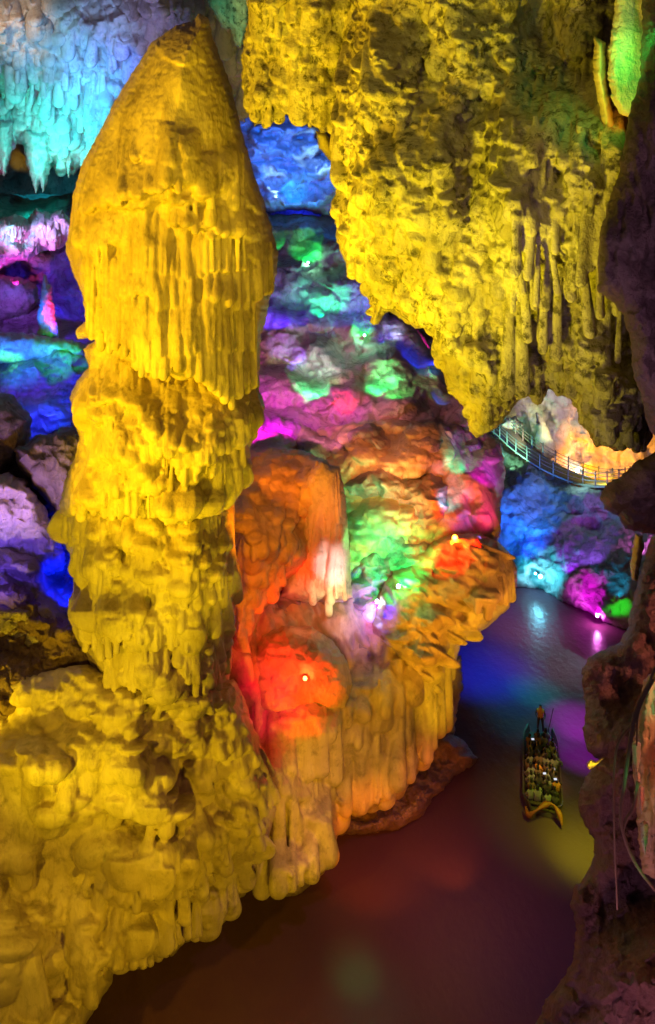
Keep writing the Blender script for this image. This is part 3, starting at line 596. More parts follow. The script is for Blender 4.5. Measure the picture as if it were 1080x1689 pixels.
# dome rock, pillar, red boulder, ledge, green wall
def f_dome(X, Y, d):
    rng = R_(211); L = np.zeros(X.shape)
    field(L, X, Y, rng, 90, (380, 740, 590, 980), (12, 34), (30, 90), 18, .2)
    S = np.zeros(X.shape); fringe(S, X, Y, rng, [(400, 930), (440, 900), (480, 880)], 80, 14, 20, 1.4); fringe(S, X, Y, rng, [(395, 850), (440, 830), (500, 850), (530, 820)], 80, 14, 18, 1.4)
    scales(X, Y, rng, (370, 740, 590, 1120), 15, 44, .35, .4, None, .25); scales(X, Y, rng, (370, 740, 590, 1120), 7, 34, .4, .4, None, .5)
    return L * .6 + S * .7 + 8 * fbm(X / 50, Y / 50, 212, 3) + flutes(X, Y, 214, 7, 8) * 1.6
tag(relief('boulder', [(370, 760), (400, 742), (440, 736), (500, 742), (540, 760), (556, 800), (566, 850), (560, 900), (520, 930), (470, 960), (455, 985), (430, 1010), (415, 1050), (412, 1090), (390, 1130), (370, 1100)],
           [(400, 900, 30), (540, 800, 33), (480, 750, 35), (390, 1100, 28.8)], 2.2, 50, M['flow'], f_dome, 1.7, 4, (2.2, 11), 30, power=.6, hs=1.6, vox=.06),
    'brown orange domed boulder directly right of the stalagmite waist', 'boulder')
def f_pil(X, Y, d):
    rng = R_(221); L = np.zeros(X.shape); field(L, X, Y, rng, 40, (490, 820, 585, 990), (7, 15), (60, 160), 9, .03)
    scales(X, Y, rng, (480, 800, 580, 980), 6, 110, .4, .3, None, .1)
    return L + flutes(X, Y, 223, 5, 14) * 2.4 + 5 * fbm(X / 40, Y / 60, 224, 3)
tag(relief('pillar', [(462, 985), (474, 950), (488, 900), (500, 850), (506, 790), (530, 760), (560, 772), (570, 820), (575, 880), (578, 940), (581, 985), (545, 992), (505, 994)], 32.0, 1.0, 26, M['pale'], f_pil, 1.6, 2, (1.5, 10), 31, power=.6),
    'pale fluted pillar lit red and white beside the domed boulder', 'pillar')
tag(relief('rock', [(592, 1010), (600, 990), (616, 980), (632, 986), (638, 1004), (636, 1026), (622, 1036), (604, 1034), (594, 1024)], 33.3, 1.0, 20, M['pale'], rough_feat(99, 18, 2, 1, 12, 1), 1.6, .8, (1, 9), 37),
    'small smooth oval stone glowing blue white beside the red boulder', 'rock')
tag(relief('boulder', [(412, 1130), (415, 1080), (432, 1048), (470, 1032), (515, 1034), (548, 1056), (572, 1090), (582, 1130), (576, 1170), (540, 1196), (490, 1204), (440, 1196), (418, 1170)], 29.4, 2.2, 62, M['flow'],
           lambda X, Y, d: 9 * fbm(X / 55, Y / 55, 241, 4) + 3 * ridged(X / 40, Y / 26, 242, 3), 1.7, 3, (1.8, 14), 34, power=.6),
    'smooth rounded red lit boulder with a red lamp at its centre', 'boulder')
# ================================================================== HANGING ROCKS
def f_hang(X, Y, d):
    rng = R_(301); L = np.zeros(X.shape); B = np.zeros(X.shape); S = np.zeros(X.shape)
    for a in ((640, -40, 50, 260, 18, 0), (620, 220, 50, 120, 16, 0), (720, 420, 60, 180, 22, .1), (780, 560, 70, 160, 30, .1), (810, 590, 50, 130, 24, 0), (620, 330, 60, 140, 20, 0), (700, 180, 50, 120, 14, 0), (860, 190, 50, 200, 30, 0), (930, 130, 50, 300, 26, 0),
              (960, 180, 40, 260, 22, -.05), (1000, 80, 30, 220, 30, -.12), (950, -60, 46, 160, 40, .02), (900, 60, 40, 60, 18, 0), (950, 480, 60, 120, 26, 0), (1000, 560, 60, 170, 26, 0)):
        lobe(B, X, Y, *a[:5], a[5], .45, .2, .5)
    field(L, X, Y, rng, 90, (830, 140, 1020, 460), (8, 16), (60, 200), 16, .06)
    sm = sst(-.15, .35, noise(X / 75, Y / 90, 303))
    scales(X, Y, rng, (550, -100, 860, 540), 11, 26, .7, .5, None, .35); scales(X, Y, rng, (550, -100, 1060, 720), 6, 12, .8, .5, None, .45, 1.7); scales(X, Y, rng, (840, 150, 1030, 460), 9, 110, .6, .4, None, .15)
    scales(X, Y, rng, (640, 420, 1060, 730), 10, 30, .7, .5, None, .35); scales(X, Y, rng, (840, 500, 1070, 735), 7, 16, 1.0, .5, None, .2); scales(X, Y, rng, (560, 0, 760, 500), 20, 60, .3, .5, None, .55)
    fringe(L, X, Y, rng, [(860, 650), (900, 648), (950, 690), (1000, 732), (1060, 742)], 50, 9, 10, 1.3)
    cr = 11 * cauli(X, Y, 304, 30) + 8 * cauli(X + 9, Y, 305, 15) * (.4 + .6 * sm) + 4.5 * cauli(X, Y, 306, 7) * sm
    hole = 26 * sst(.35, .75, worley(X / 62, Y / 80, 309)[1] - worley(X / 62, Y / 80, 309)[0]) * 0
    pit = -16 * np.exp(-(((X - 850) / 42) ** 2 + ((Y - 178) / 16) ** 2)) - 26 * np.exp(-(((X - 850) / 60) ** 2 + ((Y - 40) / 60) ** 2)) - 24 * np.exp(-(((X - 955) / 22) ** 2 + ((Y - 480) / 16) ** 2)) - 14 * np.exp(-(((X - 958) / 16) ** 2 + ((Y - 118) / 12) ** 2))
    low = sst(560, 640, Y) * sst(860, 900, X)
    return B * 1.7 + L + 20 * ridged(X / 120, Y / 260, 311, 2) + cr * (1 + .5 * low) + pit * 1.6 + 24 * fbm(X / 110, Y / 120, 307, 4) + 4 * ridged(X / 16, Y / 20, 308, 4) * (.3 + .7 * sm)
hang_o = [(585, -260), (588, -20), (584, 20), (574, 60), (572, 110), (556, 150), (552, 190), (546, 232), (556, 270), (556, 310), (550, 345), (555, 390), (562, 415), (575, 450), (598, 466), (606, 490), (612, 512), (610, 530), (622, 536), (640, 512), (660, 526), (682, 540), (700, 542), (716, 556), (722, 600), (733, 622), (740, 645), (762, 668),
          (772, 690), (774, 712), (786, 722), (800, 716), (822, 704), (842, 680), (858, 656), (874, 655), (886, 668), (898, 656), (905, 640), (918, 652), (938, 654), (950, 672), (958, 700), (972, 718), (984, 738), (1000, 736), (1016, 744), (1040, 740), (1064, 746), (1078, 712), (1120, 700), (1400, 700), (1400, -260)]
hang = relief('hanging_rock', hang_o, [(600, 200, 17), (600, 0, 18), (580, 450, 17), (790, 700, 16.5), (700, 300, 15), (850, 60, 16), (900, 300, 13.5), (1000, 300, 12.5), (1000, 600, 14.5), (1000, 720, 15), (880, 640, 15.8), (1200, 400, 12)],
              2.6, 70, M['crust'], f_hang, 1.8, 5, (2.6, 12), 41, hs=1.25, blur=1, vox=.03, sm=0)
tag(hang, 'huge crusted yellow rock hanging from the ceiling at upper right', 'hanging rock')
def f_cur(X, Y, d):
    rng = R_(321); L = np.zeros(X.shape); B = np.zeros(X.shape)
    field(B, X, Y, rng, 46, (395, -60, 600, 140), (16, 34), (60, 150), 26, .1)
    field(L, X, Y, rng, 320, (395, -60, 600, 200), (4, 9), (16, 50), 14, .12)
    scales(X, Y, rng, (400, -60, 600, 205), 6, 32, .7, .4, None, .15); scales(X, Y, rng, (400, -60, 600, 150), 14, 70, .4, .4, None, .4)
    return B + L * .7 + 16 * fbm(X / 60, Y / 70, 322, 4) + 4 * cauli(X, Y, 324, 10) + 3 * ridged(X / 12, Y / 18, 325, 4)
cur_o = [(398, -260), (404, -10), (412, 30), (402, 60), (398, 100), (400, 140), (406, 185), (418, 192), (420, 208), (430, 202), (440, 214), (450, 200), (466, 198), (474, 184), (486, 182), (494, 196), (502, 190), (510, 212), (522, 200), (530, 222), (542, 214), (560, 250), (600, 260), (640, 200), (640, -260)]
tag(relief('rock_curtain', cur_o, [(420, 100, 21), (560, 100, 20.5), (500, 0, 20)], 2, 46, M['crust'], f_cur, 1.6, 4, (3, 9), 42, hs=1.3, blur=1, vox=.035, sm=0),
    'ragged orange yellow rock curtain hanging between stalagmite tip and great hanging rock', 'hanging rock')
tag(relief('rock_nub', [(520, 214), (540, 222), (552, 250), (556, 275), (540, 262), (524, 240)], 24, .5, 8, M['flow'], None, 1.8, 1, (1.5, 8), 43),
    'small pinkish rock nub under the rock curtain', 'rock')

# ================================================================== RIGHT WALL
def f_rw(X, Y, d):
    rng = R_(331); L = np.zeros(X.shape)
    field(L, X, Y, rng, 70, (990, -100, 1250, 760), (8, 30), (80, 240), 18, .1, .08)
    return L + 26 * fbm(X / 60, Y / 130, 332, 4) + 4 * ridged(X / 20, Y / 60, 333, 4) + flutes(X, Y, 334, 8, 12) * 2
tag(relief('rock_wall', [(1050, -300), (1058, 0), (1060, 40), (1056, 90), (1056, 130), (1040, 176), (1030, 230), (1018, 290), (1004, 330), (990, 380), (986, 430), (986, 480), (1010, 498), (1028, 520), (1040, 560), (1044, 620), (1060, 660), (1068, 700), (1084, 730), (1400, 760), (1400, -300)], [(1040, 300, 9.5), (1080, 600, 9.5), (1080, 0, 10), (1300, 300, 7)], 1.2, 40, M['dark'], f_rw, 2, 3, (2.5, 16), 44, hs=1.7),
    'dark purple fluted wall at the right edge of the picture', 'rock wall')
tag(relief('drapery', [(1016, -60), (1100, -60), (1100, 190), (1040, 196), (1022, 186), (1010, 168), (1003, 130), (1004, 80), (1012, 30)], 11.4, .3, 14, M['pale'],
           lambda X, Y, d: 5 * fbm(X / 30, Y / 90, 341, 2), 1.8, 1, (2.2, 12), 45),
    'smooth green lit sheet of rock beside the right wall', 'drapery')
tag(relief('drapery', [(980, 60), (1000, 70), (1004, 140), (1012, 190), (1024, 240), (1026, 280), (1014, 292), (1000, 250), (988, 180), (978, 120)], 11.9, .5, 14, M['flow'],
           lambda X, Y, d: 4 * fbm(X / 14, Y / 60, 343, 3), 1.8, 1, (1.6, 12), 46),
    'narrow orange lit drapery just left of the green sheet', 'drapery')
def f_dk(X, Y, d):
    return 18 * fbm(X / 50, Y / 40, 351, 4) + 5 * ridged(X / 34, Y / 20, 352, 4) + 5 * cauli(X, Y, 353, 26)
tag(relief('rock_ledge', [(1400, 700), (1090, 735), (1070, 752), (1046, 764), (1024, 786), (998, 800), (990, 820), (998, 842), (1020, 852), (1032, 872), (1060, 880), (1400, 900)], 12, 1.2, 40, M['dark'], f_dk, 2, 2.5, (2.5, 14), 47),
    'black jutting rock ledge at the right edge below the bridge', 'rock ledge')
def f_low(X, Y, d):
    rng = R_(361); L = np.zeros(X.shape)
    field(L, X, Y, rng, 90, (930, 900, 1200, 1750), (14, 44), (60, 190), 24, .25, .1)
    return L + 30 * fbm(X / 80, Y / 110, 362, 4) + 7 * ridged(X / 34, Y / 60, 363, 5) + 4 * cauli(X, Y, 364, 22) + flutes(X - .2 * Y, Y, 365, 9, 8) * 2
low_o = [(1400, 840), (1090, 870), (1072, 890), (1060, 930), (1052, 960), (1044, 990), (1034, 1040), (1018, 1062), (990, 1074), (968, 1086), (958, 1110), (962, 1140), (966, 1170), (962, 1210), (968, 1240), (986, 1252), (972, 1270), (956, 1300), (954, 1330), (964, 1362), (978, 1384), (980, 1410), (968, 1444), (944, 1466), (940, 1492), (950, 1530), (946, 1580), (920, 1625), (900, 1650), (878, 1700), (860, 1850), (1400, 1900)]
low = relief('rock_wall', low_o, [(1080, 900, 16), (980, 1100, 16.5), (1060, 1000, 16), (970, 1320, 15.5), (960, 1480, 15), (920, 1640, 14.5), (1060, 1300, 14.5), (1200, 1200, 12), (1200, 1600, 11), (1080, 1650, 12.6)], 1.6, 40, M['dark'], f_low, 1.8, 4, (2.6, 13), 48)
tag(low, 'dark purple brown wall falling to the river at lower right', 'rock wall')
tag(relief('rock', [(1040, 930), (1044, 900), (1048, 880), (1060, 884), (1062, 905), (1056, 930), (1050, 960), (1042, 956)], 18, .4, 8, M['flow'], rough_feat(77, 14, 3, 1, 9, 2), 1.6, .6, (1.5, 7), 49),
    'small orange lit knob beside the black ledge', 'rock')
# niche with colour lit roots and formations
def f_ni(X, Y, d):
    rng = R_(371); L = np.zeros(X.shape); field(L, X, Y, rng, 70, (1035, 1130, 1110, 1440), (4, 10), (40, 130), 10, .06); return L + 3 * ridged(X / 9, Y / 30, 372, 3)
tag(relief('drapery', [(1062, 1120), (1090, 1100), (1160, 1100), (1160, 1460), (1080, 1450), (1060, 1440), (1052, 1380), (1048, 1320), (1042, 1260), (1048, 1200), (1056, 1150)], 13.05, .6, 16, M['flow'], f_ni, 1.6, 1, (2, 10), 50),
    'rust red fluted drapery at the right edge', 'drapery')

def tube(pts, rad, n=7, jit=0):
    V = []; Fc = []
    pts = [Vector(p) for p in pts]
    for k, p in enumerate(pts):
        t = (pts[min(k + 1, len(pts) - 1)] - pts[max(k - 1, 0)]).normalized()
        a = t.cross(Vector((0, 1, 0.2))); a.normalize(); b = t.cross(a)
        r = rad(k / (len(pts) - 1)) if callable(rad) else rad
        for q in range(n):
            th = 2 * math.pi * q / n
            V.append(p + a * r * math.cos(th) + b * r * math.sin(th))
    for k in range(len(pts) - 1):
        for q in range(n):
            Fc.append((k * n + q, k * n + (q + 1) % n, (k + 1) * n + (q + 1) % n, (k + 1) * n + q))
    c0 = len(V); V += [pts[0], pts[-1]]
    for q in range(n):
        Fc.append((c0, (q + 1) % n, q, q)); m_ = (len(pts) - 1) * n; Fc.append((c0 + 1, m_ + q, m_ + (q + 1) % n, m_ + (q + 1) % n))
    return V, Fc
def tri_fix(Fc):
    return [tuple(f) for f in Fc]
def mesh_py(name, V, Fc, mats, parent=None, smooth=True, midx=None, loc=(0, 0, 0)):
    me = bpy.data.meshes.new(name)
    Fc = [tuple(dict.fromkeys(f)) for f in Fc]
    me.from_pydata([tuple(Vector(v)) for v in V], [], Fc)
    for m in (mats if isinstance(mats, (list, tuple)) else [mats]): me.materials.append(m)
    for k, p in enumerate(me.polygons):
        p.use_smooth = smooth
        if midx: p.material_index = midx[k]
    me.update()
    o = bpy.data.objects.new(name, me); C.objects.link(o); o.location = loc
    if parent: o.parent = parent
    return o
def smooth_path(pts, n=8):
    out = []
    q = [Vector(p) for p in pts]; q = [q[0] * 2 - q[1]] + q + [q[-1] * 2 - q[-2]]
    for k in range(1, len(q) - 2):
        for s_ in range(n):
            t = s_ / n
            out.append(.5 * ((2 * q[k]) + (q[k + 1] - q[k - 1]) * t + (2 * q[k - 1] - 5 * q[k] + 4 * q[k + 1] - q[k + 2]) * t * t + (3 * q[k] - q[k - 1] - 3 * q[k + 1] + q[k + 2]) * t ** 3))
    out.append(q[-2]); return out
M['root'] = mat_plain('root_bark', (.30, .24, .20), .8)
for k, (pts, r, lab) in enumerate([
    ([(1076, 1120), (1050, 1170), (1040, 1220), (1030, 1290), (1024, 1350), (1036, 1400), (1058, 1440), (1090, 1480)], .035, 'long pale root snaking down the right wall to its foot'),
    ([(1070, 1130), (1044, 1190), (1018, 1230), (1012, 1300), (1014, 1400), (1018, 1500)], .022, 'thin dark root hanging straight down left of the long pale root'),
    ([(1052, 1290), (1046, 1330), (1034, 1350), (1028, 1370)], .028, 'short forked root joining the long pale root'),
    ([(1080, 1100), (1066, 1140), (1052, 1180), (1050, 1230)], .02, 'thin root at the top of the rust red drapery')]):
    pth = smooth_path([P(a, b, 12.0 + .15 * (k == 1)) for a, b in pts])
    V, Fc = tube(pth, lambda t, r=r: r * (1.2 - .5 * t))
    base = pth[-1]
    tag(mesh_py('root', [v - base for v in V], Fc, M['root'], loc=base), lab, 'root', 'roots on the right wall')
for k, (a, b, w_, h_, lab) in enumerate([(1049, 1226, 8, 52, 'green lit bulb at the top of the root niche'), (1052, 1276, 4, 26, 'small yellow lit bulb under the green one'), (1057, 1300, 6, 46, 'middle yellow green bulb of the root niche'),
                                        (1062, 1358, 7, 54, 'lowest long green bulb of the root niche')]):
    o = relief('small_stalactite', [(a - w_, b), (a, b - h_ * .1), (a + w_, b), (a + w_ * .9, b + h_ * .5), (a + w_ * .2, b + h_), (a - w_ * .6, b + h_ * .6)], 12.25, .15, w_, M['pale'], lambda X, Y, d: 2 * ridged(X / 6, Y / 12, 9, 2), .9, .2, (.8, 5), 60 + k)
    tag(o, lab, 'stalactite', 'small stalactites in the root niche')
tag(relief('rock', [(966, 1262), (974, 1252), (982, 1256), (996, 1250), (984, 1262), (972, 1270)], 14.6, .15, 4, M['flow'], None, .9, .2, (1, 4), 70), 'small bright yellow splinter of rock on the lower right wall', 'rock')

# ================================================================== RIVER BANK AND BRIDGE AT RIGHT BACK
def f_fb(X, Y, d):
    rng = R_(381); L = np.zeros(X.shape); field(L, X, Y, rng, 110, (760, 780, 1160, 1000), (10, 34), (24, 70), 15, .4, -.3, .5, .5)
    return L + 18 * fbm(X / 60, Y / 50, 382, 4) + 6 * ridged((X + Y) / 40, (Y - X) / 24, 383, 4)
tag(relief('river_bank', [(740, 700), (818, 722), (850, 748), (900, 778), (960, 802), (1010, 802), (1060, 788), (1200, 740), (1300, 740), (1300, 1090), (1080, 1060), (1020, 1040), (960, 1010), (900, 985), (840, 975), (780, 990), (740, 960)],
           [(820, 730, 72), (900, 800, 66), (980, 810, 61), (1080, 800, 56), (820, 900, 61), (880, 950, 57), (960, 980, 53), (1020, 1010, 50), (1100, 1000, 47), (800, 980, 57)], 3, 24, M['wall'], f_fb, 2, None, (3, 16), 51, hs=.6),
    'rocky far river bank below the bridge', None, None, 'structure')
def f_bw(X, Y, d):
    rng = R_(391); L = np.zeros(X.shape); field(L, X, Y, rng, 60, (800, 600, 1160, 760), (10, 30), (30, 110), 18, .15)
    return L + 24 * fbm(X / 50, Y / 60, 392, 4) + 4 * ridged(X / 24, Y / 30, 393, 4)
tag(relief('rock_wall', [(700, 560), (1250, 560), (1250, 800), (1060, 800), (960, 800), (880, 790), (800, 740), (700, 700)], 79, 3, 24, M['pale'], f_bw, 2, 5, (3, 16), 52), 'hazy grey and amber lit cave wall behind the bridge', 'rock wall')
tag(relief('stalagmite', [(878, 744), (884, 710), (884, 680), (896, 690), (906, 712), (916, 735), (918, 752), (900, 760)], 76, .8, 12, M['pale'], lambda X, Y, d: 4 * flutes(X, Y, 395, 6, 8), 1.6, 1, (1.5, 8), 53), 'pale yellow green lit stalagmite standing behind the bridge', 'stalagmite')
tag(relief('rock', [(822, 700), (836, 690), (850, 686), (864, 702), (862, 708), (846, 712), (846, 722), (838, 716)], 74, .7, 8, M['pale'], rough_feat(97, 14, 3, 2, 9, 2), 1.6, 1, (1.5, 8), 54), 'cream lit jagged rock above the left end of the bridge', 'rock')

def box(cx, cy, cz, sx, sy, sz, ang=0):
    V = []
    for dx in (-1, 1):
        for dy in (-1, 1):
            for dz in (-1, 1):
                x, y = dx * sx / 2, dy * sy / 2
                V.append(Vector((cx + x * math.cos(ang) - y * math.sin(ang), cy + x * math.sin(ang) + y * math.cos(ang), cz + dz * sz / 2)))
    return V, [(0, 1, 3, 2), (4, 6, 7, 5), (0, 4, 5, 1), (2, 3, 7, 6), (0, 2, 6, 4), (1, 5, 7, 3)]
M['deck'] = mat_plain('bridge_concrete', (.5, .47, .42), .8); M['rail'] = mat_plain('rail_wood', (.42, .36, .32), .7)
def make_bridge():
    path = smooth_path([P(800, 702, 74), P(818, 715, 72.5), P(850, 744, 70), P(900, 776, 66.5), P(960, 799, 63), P(1010, 800, 60), P(1060, 786, 57), P(1140, 745, 54)], 5)
    root = empty('footbridge', path[0], 'curved walkway bridge with post and rail fencing at right back', 'bridge')
    b0 = path[0]; V = []; Fc = []; W = 2.4
    nrm = []
    for k in range(len(path)):
        t = path[min(k + 1, len(path) - 1)] - path[max(k - 1, 0)]; t.z = 0; t.normalize(); nrm.append(Vector((-t.y, t.x, 0)))
    for k, p in enumerate(path):
        for s_, z in ((0, 0), (1, 0), (1, -.16), (0, -.16)): V.append(p - b0 + nrm[k] * (W * s_) + Vector((0, 0, z)))
    for k in range(len(path) - 1):
        for q in range(4): Fc.append((4 * k + q, 4 * k + (q + 1) % 4, 4 * k + 4 + (q + 1) % 4, 4 * k + 4 + q))
    mesh_py('deck', V, Fc, M['deck'], root, False)
    for side in (0.08, W - .08):
        for zz in (.45, .8, 1.15):
            V, Fc = tube([p - b0 + nrm[k] * side + Vector((0, 0, zz)) for k, p in enumerate(path)], .035, 6)
            mesh_py('rail', V, Fc, M['rail'], root)
        post = None
        for k in range(0, len(path), 2):
            q = path[k] - b0 + nrm[k] * side
            if post is None:
                V, Fc = tube([(0, 0, -.3), (0, 0, 1.3)], .07, 8); post = mesh_py('post', V, Fc, M['rail'], root)
                o = post
            else:
                o = post.copy(); C.objects.link(o); o.parent = root
            o.location = q
make_bridge()

# ================================================================== TOUR BOAT
M['hull'] = mat_plain('boat_wood', (.10, .06, .05), .5); M['orange'] = mat_plain('orange_paint', (.30, .075, .01), .6)
M['cloth'] = mat_plain('dark_cloth', (.06, .04, .045), .8); M['cloth2'] = mat_plain('brown_cloth', (.22, .12, .08), .8); M['cloth3'] = mat_plain('grey_cloth', (.28, .24, .22), .8); M['skin'] = mat_plain('skin', (.5, .3, .2), .5); M['hair'] = mat_plain('hair', (.02, .015, .015), .5); M['vest'] = mat_plain('life_vest', (.8, .3, .04), .6)
A0 = Vector((10.75, 34.0, 0)); A1 = Vector((12.35, 39.6, 0)); ax = (A1 - A0).normalized(); an = math.atan2(ax.y, ax.x) - math.pi / 2; LB = (A1 - A0).length
boat = empty('tour_boat', A0, 'long dark flat tour boat crowded with seated passengers', 'boat'); boat.rotation_euler[2] = an
def boat_mesh():
    V = []; Fc = []; n = 14
    for k in range(n + 1):
        t = k / n; y = t * LB; wd = 1.0 * min(1, .72 + 3 * min(t, 1 - t)); rise = .25 * max(0, 1 - t / .12) + .3 * max(0, (t - .88) / .12)
        for (x, z) in ((-wd * .8, -.12 + rise * .6), (-wd, .38 + rise), (-wd + .08, .38 + rise), (-wd * .78, .1 + rise * .5), (wd * .78, .1 + rise * .5), (wd - .08, .38 + rise), (wd, .38 + rise), (wd * .8, -.12 + rise * .6)):
            V.append((x, y, z))
    for k in range(n):
        for q in range(8): a = k * 8 + q; b = k * 8 + (q + 1) % 8; Fc.append((a, b, b + 8, a + 8))
    Fc.append(tuple(range(8))); Fc.append(tuple(n * 8 + q for q in reversed(range(8))))
    return V, Fc
V, Fc = boat_mesh(); mesh_py('hull', V, Fc, M['hull'], boat, False)
bench = None
for k in range(10):
    if bench is None:
        V, Fc = box(0, 0, 0, 1.6, .2, .05); bench = mesh_py('bench', V, Fc, M['hull'], boat, False); o = bench
    else: o = bench.copy(); C.objects.link(o); o.parent = boat
    o.location = (0, .38 + k * .5, .33)
pr = smooth_path([(-.85, -.1, .4), (-.7, -.45, .3), (-.35, -.5, .62), (.1, -.15, .75), (.45, -.1, .78), (.75, -.3, .55), (.85, -.6, .25)], 6)
V, Fc = tube(pr, lambda t: .05 + .09 * math.sin(t * math.pi * 3) ** 2, 8); mesh_py('prow_ornament', V, Fc, M['orange'], boat)

def skin_body(name, joints, edges, radii, mats, picker):
    me = bpy.data.meshes.new(name + '_sk'); me.from_pydata(joints, edges, []); ob = bpy.data.objects.new(name + '_sk', me); C.objects.link(ob)
    md = ob.modifiers.new('s', 'SKIN')
    for v, r in zip(me.skin_vertices[0].data, radii): v.radius = (r, r)
    me.skin_vertices[0].data[0].use_root = True
    ob.modifiers.new('d', 'SUBSURF').levels = 1
    dg = bpy.context.evaluated_depsgraph_get(); dg.update()
    out = bpy.data.meshes.new_from_object(ob.evaluated_get(dg)); out.name = name
    bpy.data.objects.remove(ob)
    out.materials.clear()
    for m in mats: out.materials.append(m)
    for p in out.polygons: p.use_smooth = True; p.material_index = picker(p.center)
    return out
def seated_mesh(k, cloth):
    J = [(0, 0, .08), (0, .02, .32), (0, .0, .52), (0, .0, .60), (0, .02, .72), (0, .04, .82),
         (-.17, 0, .50), (-.21, .06, .28), (-.12, .26, .2), (.17, 0, .50), (.21, .06, .28), (.12, .26, .2),
         (-.10, .05, .06), (-.11, .40, .08), (-.11, .42, -.22), (.10, .05, .06), (.11, .40, .08), (.11, .42, -.22)]
    E = [(0, 1), (1, 2), (2, 3), (3, 4), (4, 5), (2, 6), (6, 7), (7, 8), (2, 9), (9, 10), (10, 11), (0, 12), (12, 13), (13, 14), (0, 15), (15, 16), (16, 17)]
    Rr = [.15, .15, .13, .055, .09, .09, .06, .048, .035, .06, .048, .035, .08, .07, .05, .08, .07, .05]
    def pick(c):
        if c.z > .60: return 2 if (c.z > .78 or c.y < 0) else 1
        if c.y > .2 and c.z > .14: return 1
        return 0
    return skin_body('person', J, E, Rr, [cloth, M['skin'], M['hair']], pick)
pm = [seated_mesh(0, M['cloth']), seated_mesh(1, M['cloth2']), seated_mesh(2, M['cloth3']), seated_mesh(3, M['vest'])]
labs = ['seated passenger in dark clothes in the tour boat', 'seated passenger in brown clothes in the tour boat', 'seated passenger in grey clothes in the tour boat', 'seated passenger in an orange life vest in the tour boat']
rg = R_(5); Rz = Matrix.Rotation(an, 4, 'Z')
def on_boat(x, y, z): return A0 + Rz @ Vector((x, y, z))
for r in range(10):
    for c in range(4):
        if r == 9 and c in (0, 3): continue
        k = rg.choice([0, 0, 1, 1, 2, 2]) if (r, c) not in ((2, 3), (4, 1)) else 3
        o = bpy.data.objects.new('person', pm[k]); C.objects.link(o)
        o.location = on_boat(-.60 + c * .40 + rg.gauss(0, .05), .36 + r * .5 + rg.gauss(0, .07), .36)
        s_ = rg.uniform(.8, 1.05); o.scale = (s_, s_, s_); o.rotation_euler = (0, 0, an + rg.gauss(0, .5))
        tag(o, labs[k], 'person', 'passengers seated in the tour boat')
# boatman standing on the far end
J = [(0, 0, .92), (0, .02, 1.15), (0, .03, 1.38), (0, .03, 1.48), (0, .05, 1.58), (0, .06, 1.68), (-.18, .03, 1.36), (-.26, .1, 1.12), (-.2, .3, 1.02), (.18, .03, 1.36), (.27, .12, 1.14), (.2, .34, 1.1),
     (-.1, 0, .86), (-.13, .05, .47), (-.15, 0, .06), (-.15, .14, .03), (.1, 0, .86), (.13, -.03, .47), (.16, -.1, .06), (.16, .04, .03)]
E = [(0, 1), (1, 2), (2, 3), (3, 4), (4, 5), (2, 6), (6, 7), (7, 8), (2, 9), (9, 10), (10, 11), (0, 12), (12, 13), (13, 14), (14, 15), (0, 16), (16, 17), (17, 18), (18, 19)]
bmn = skin_body('person', J, E, [.14, .14, .13, .055, .09, .085, .06, .045, .035, .06, .045, .035, .09, .065, .045, .035, .09, .065, .045, .035], [M['cloth'], M['skin'], M['hair'], M['vest']],
                lambda c: (2 if c.z > 1.62 else 1) if c.z > 1.48 else (3 if (c.z > .95 and abs(c.x) < .2) else 0))
o = bpy.data.objects.new('person', bmn); C.objects.link(o); o.location = on_boat(.0, LB - .25, .42); o.rotation_euler = (0, 0, an + math.pi)
tag(o, 'boatman in an orange life vest standing at the far end of the tour boat', 'person')
V, Fc = tube([(0, 0, 0), (0, 0, 2.4)], .02, 6); o = mesh_py('pole', V, Fc, M['hull'], loc=on_boat(.28, LB - .6, .2)); o.rotation_euler = (.25, .1, 0); tag(o, 'long thin punting pole held by the boatman', 'pole')
M['screen'] = mat_plain('phone_screen', (.1, .1, .1), .2, 0, (.75, .8, 1), .9)
for k, (x, y, lab) in enumerate([(-.45, 3.9, 'glowing phone held up at the far left of the boat'), (.55, 1.9, 'glowing phone held up at the right side of the boat'), (.1, 1.45, 'glowing bluish phone held up mid boat'), (.62, 1.2, 'glowing phone nearest the orange prow')]):
    t = empty('phone', on_boat(x, y, 1.12), lab, 'phone', 'phones held up in the boat'); t.rotation_euler = (math.radians(-55), 0, 0)
    V, Fc = box(0, 0, 0, .17, .015, .1); mesh_py('body', V, Fc, M['hull'], t, False)
    V, Fc = box(0, -.0105, 0, .155, .004, .088); mesh_py('screen', V, Fc, M['screen'], t, False)

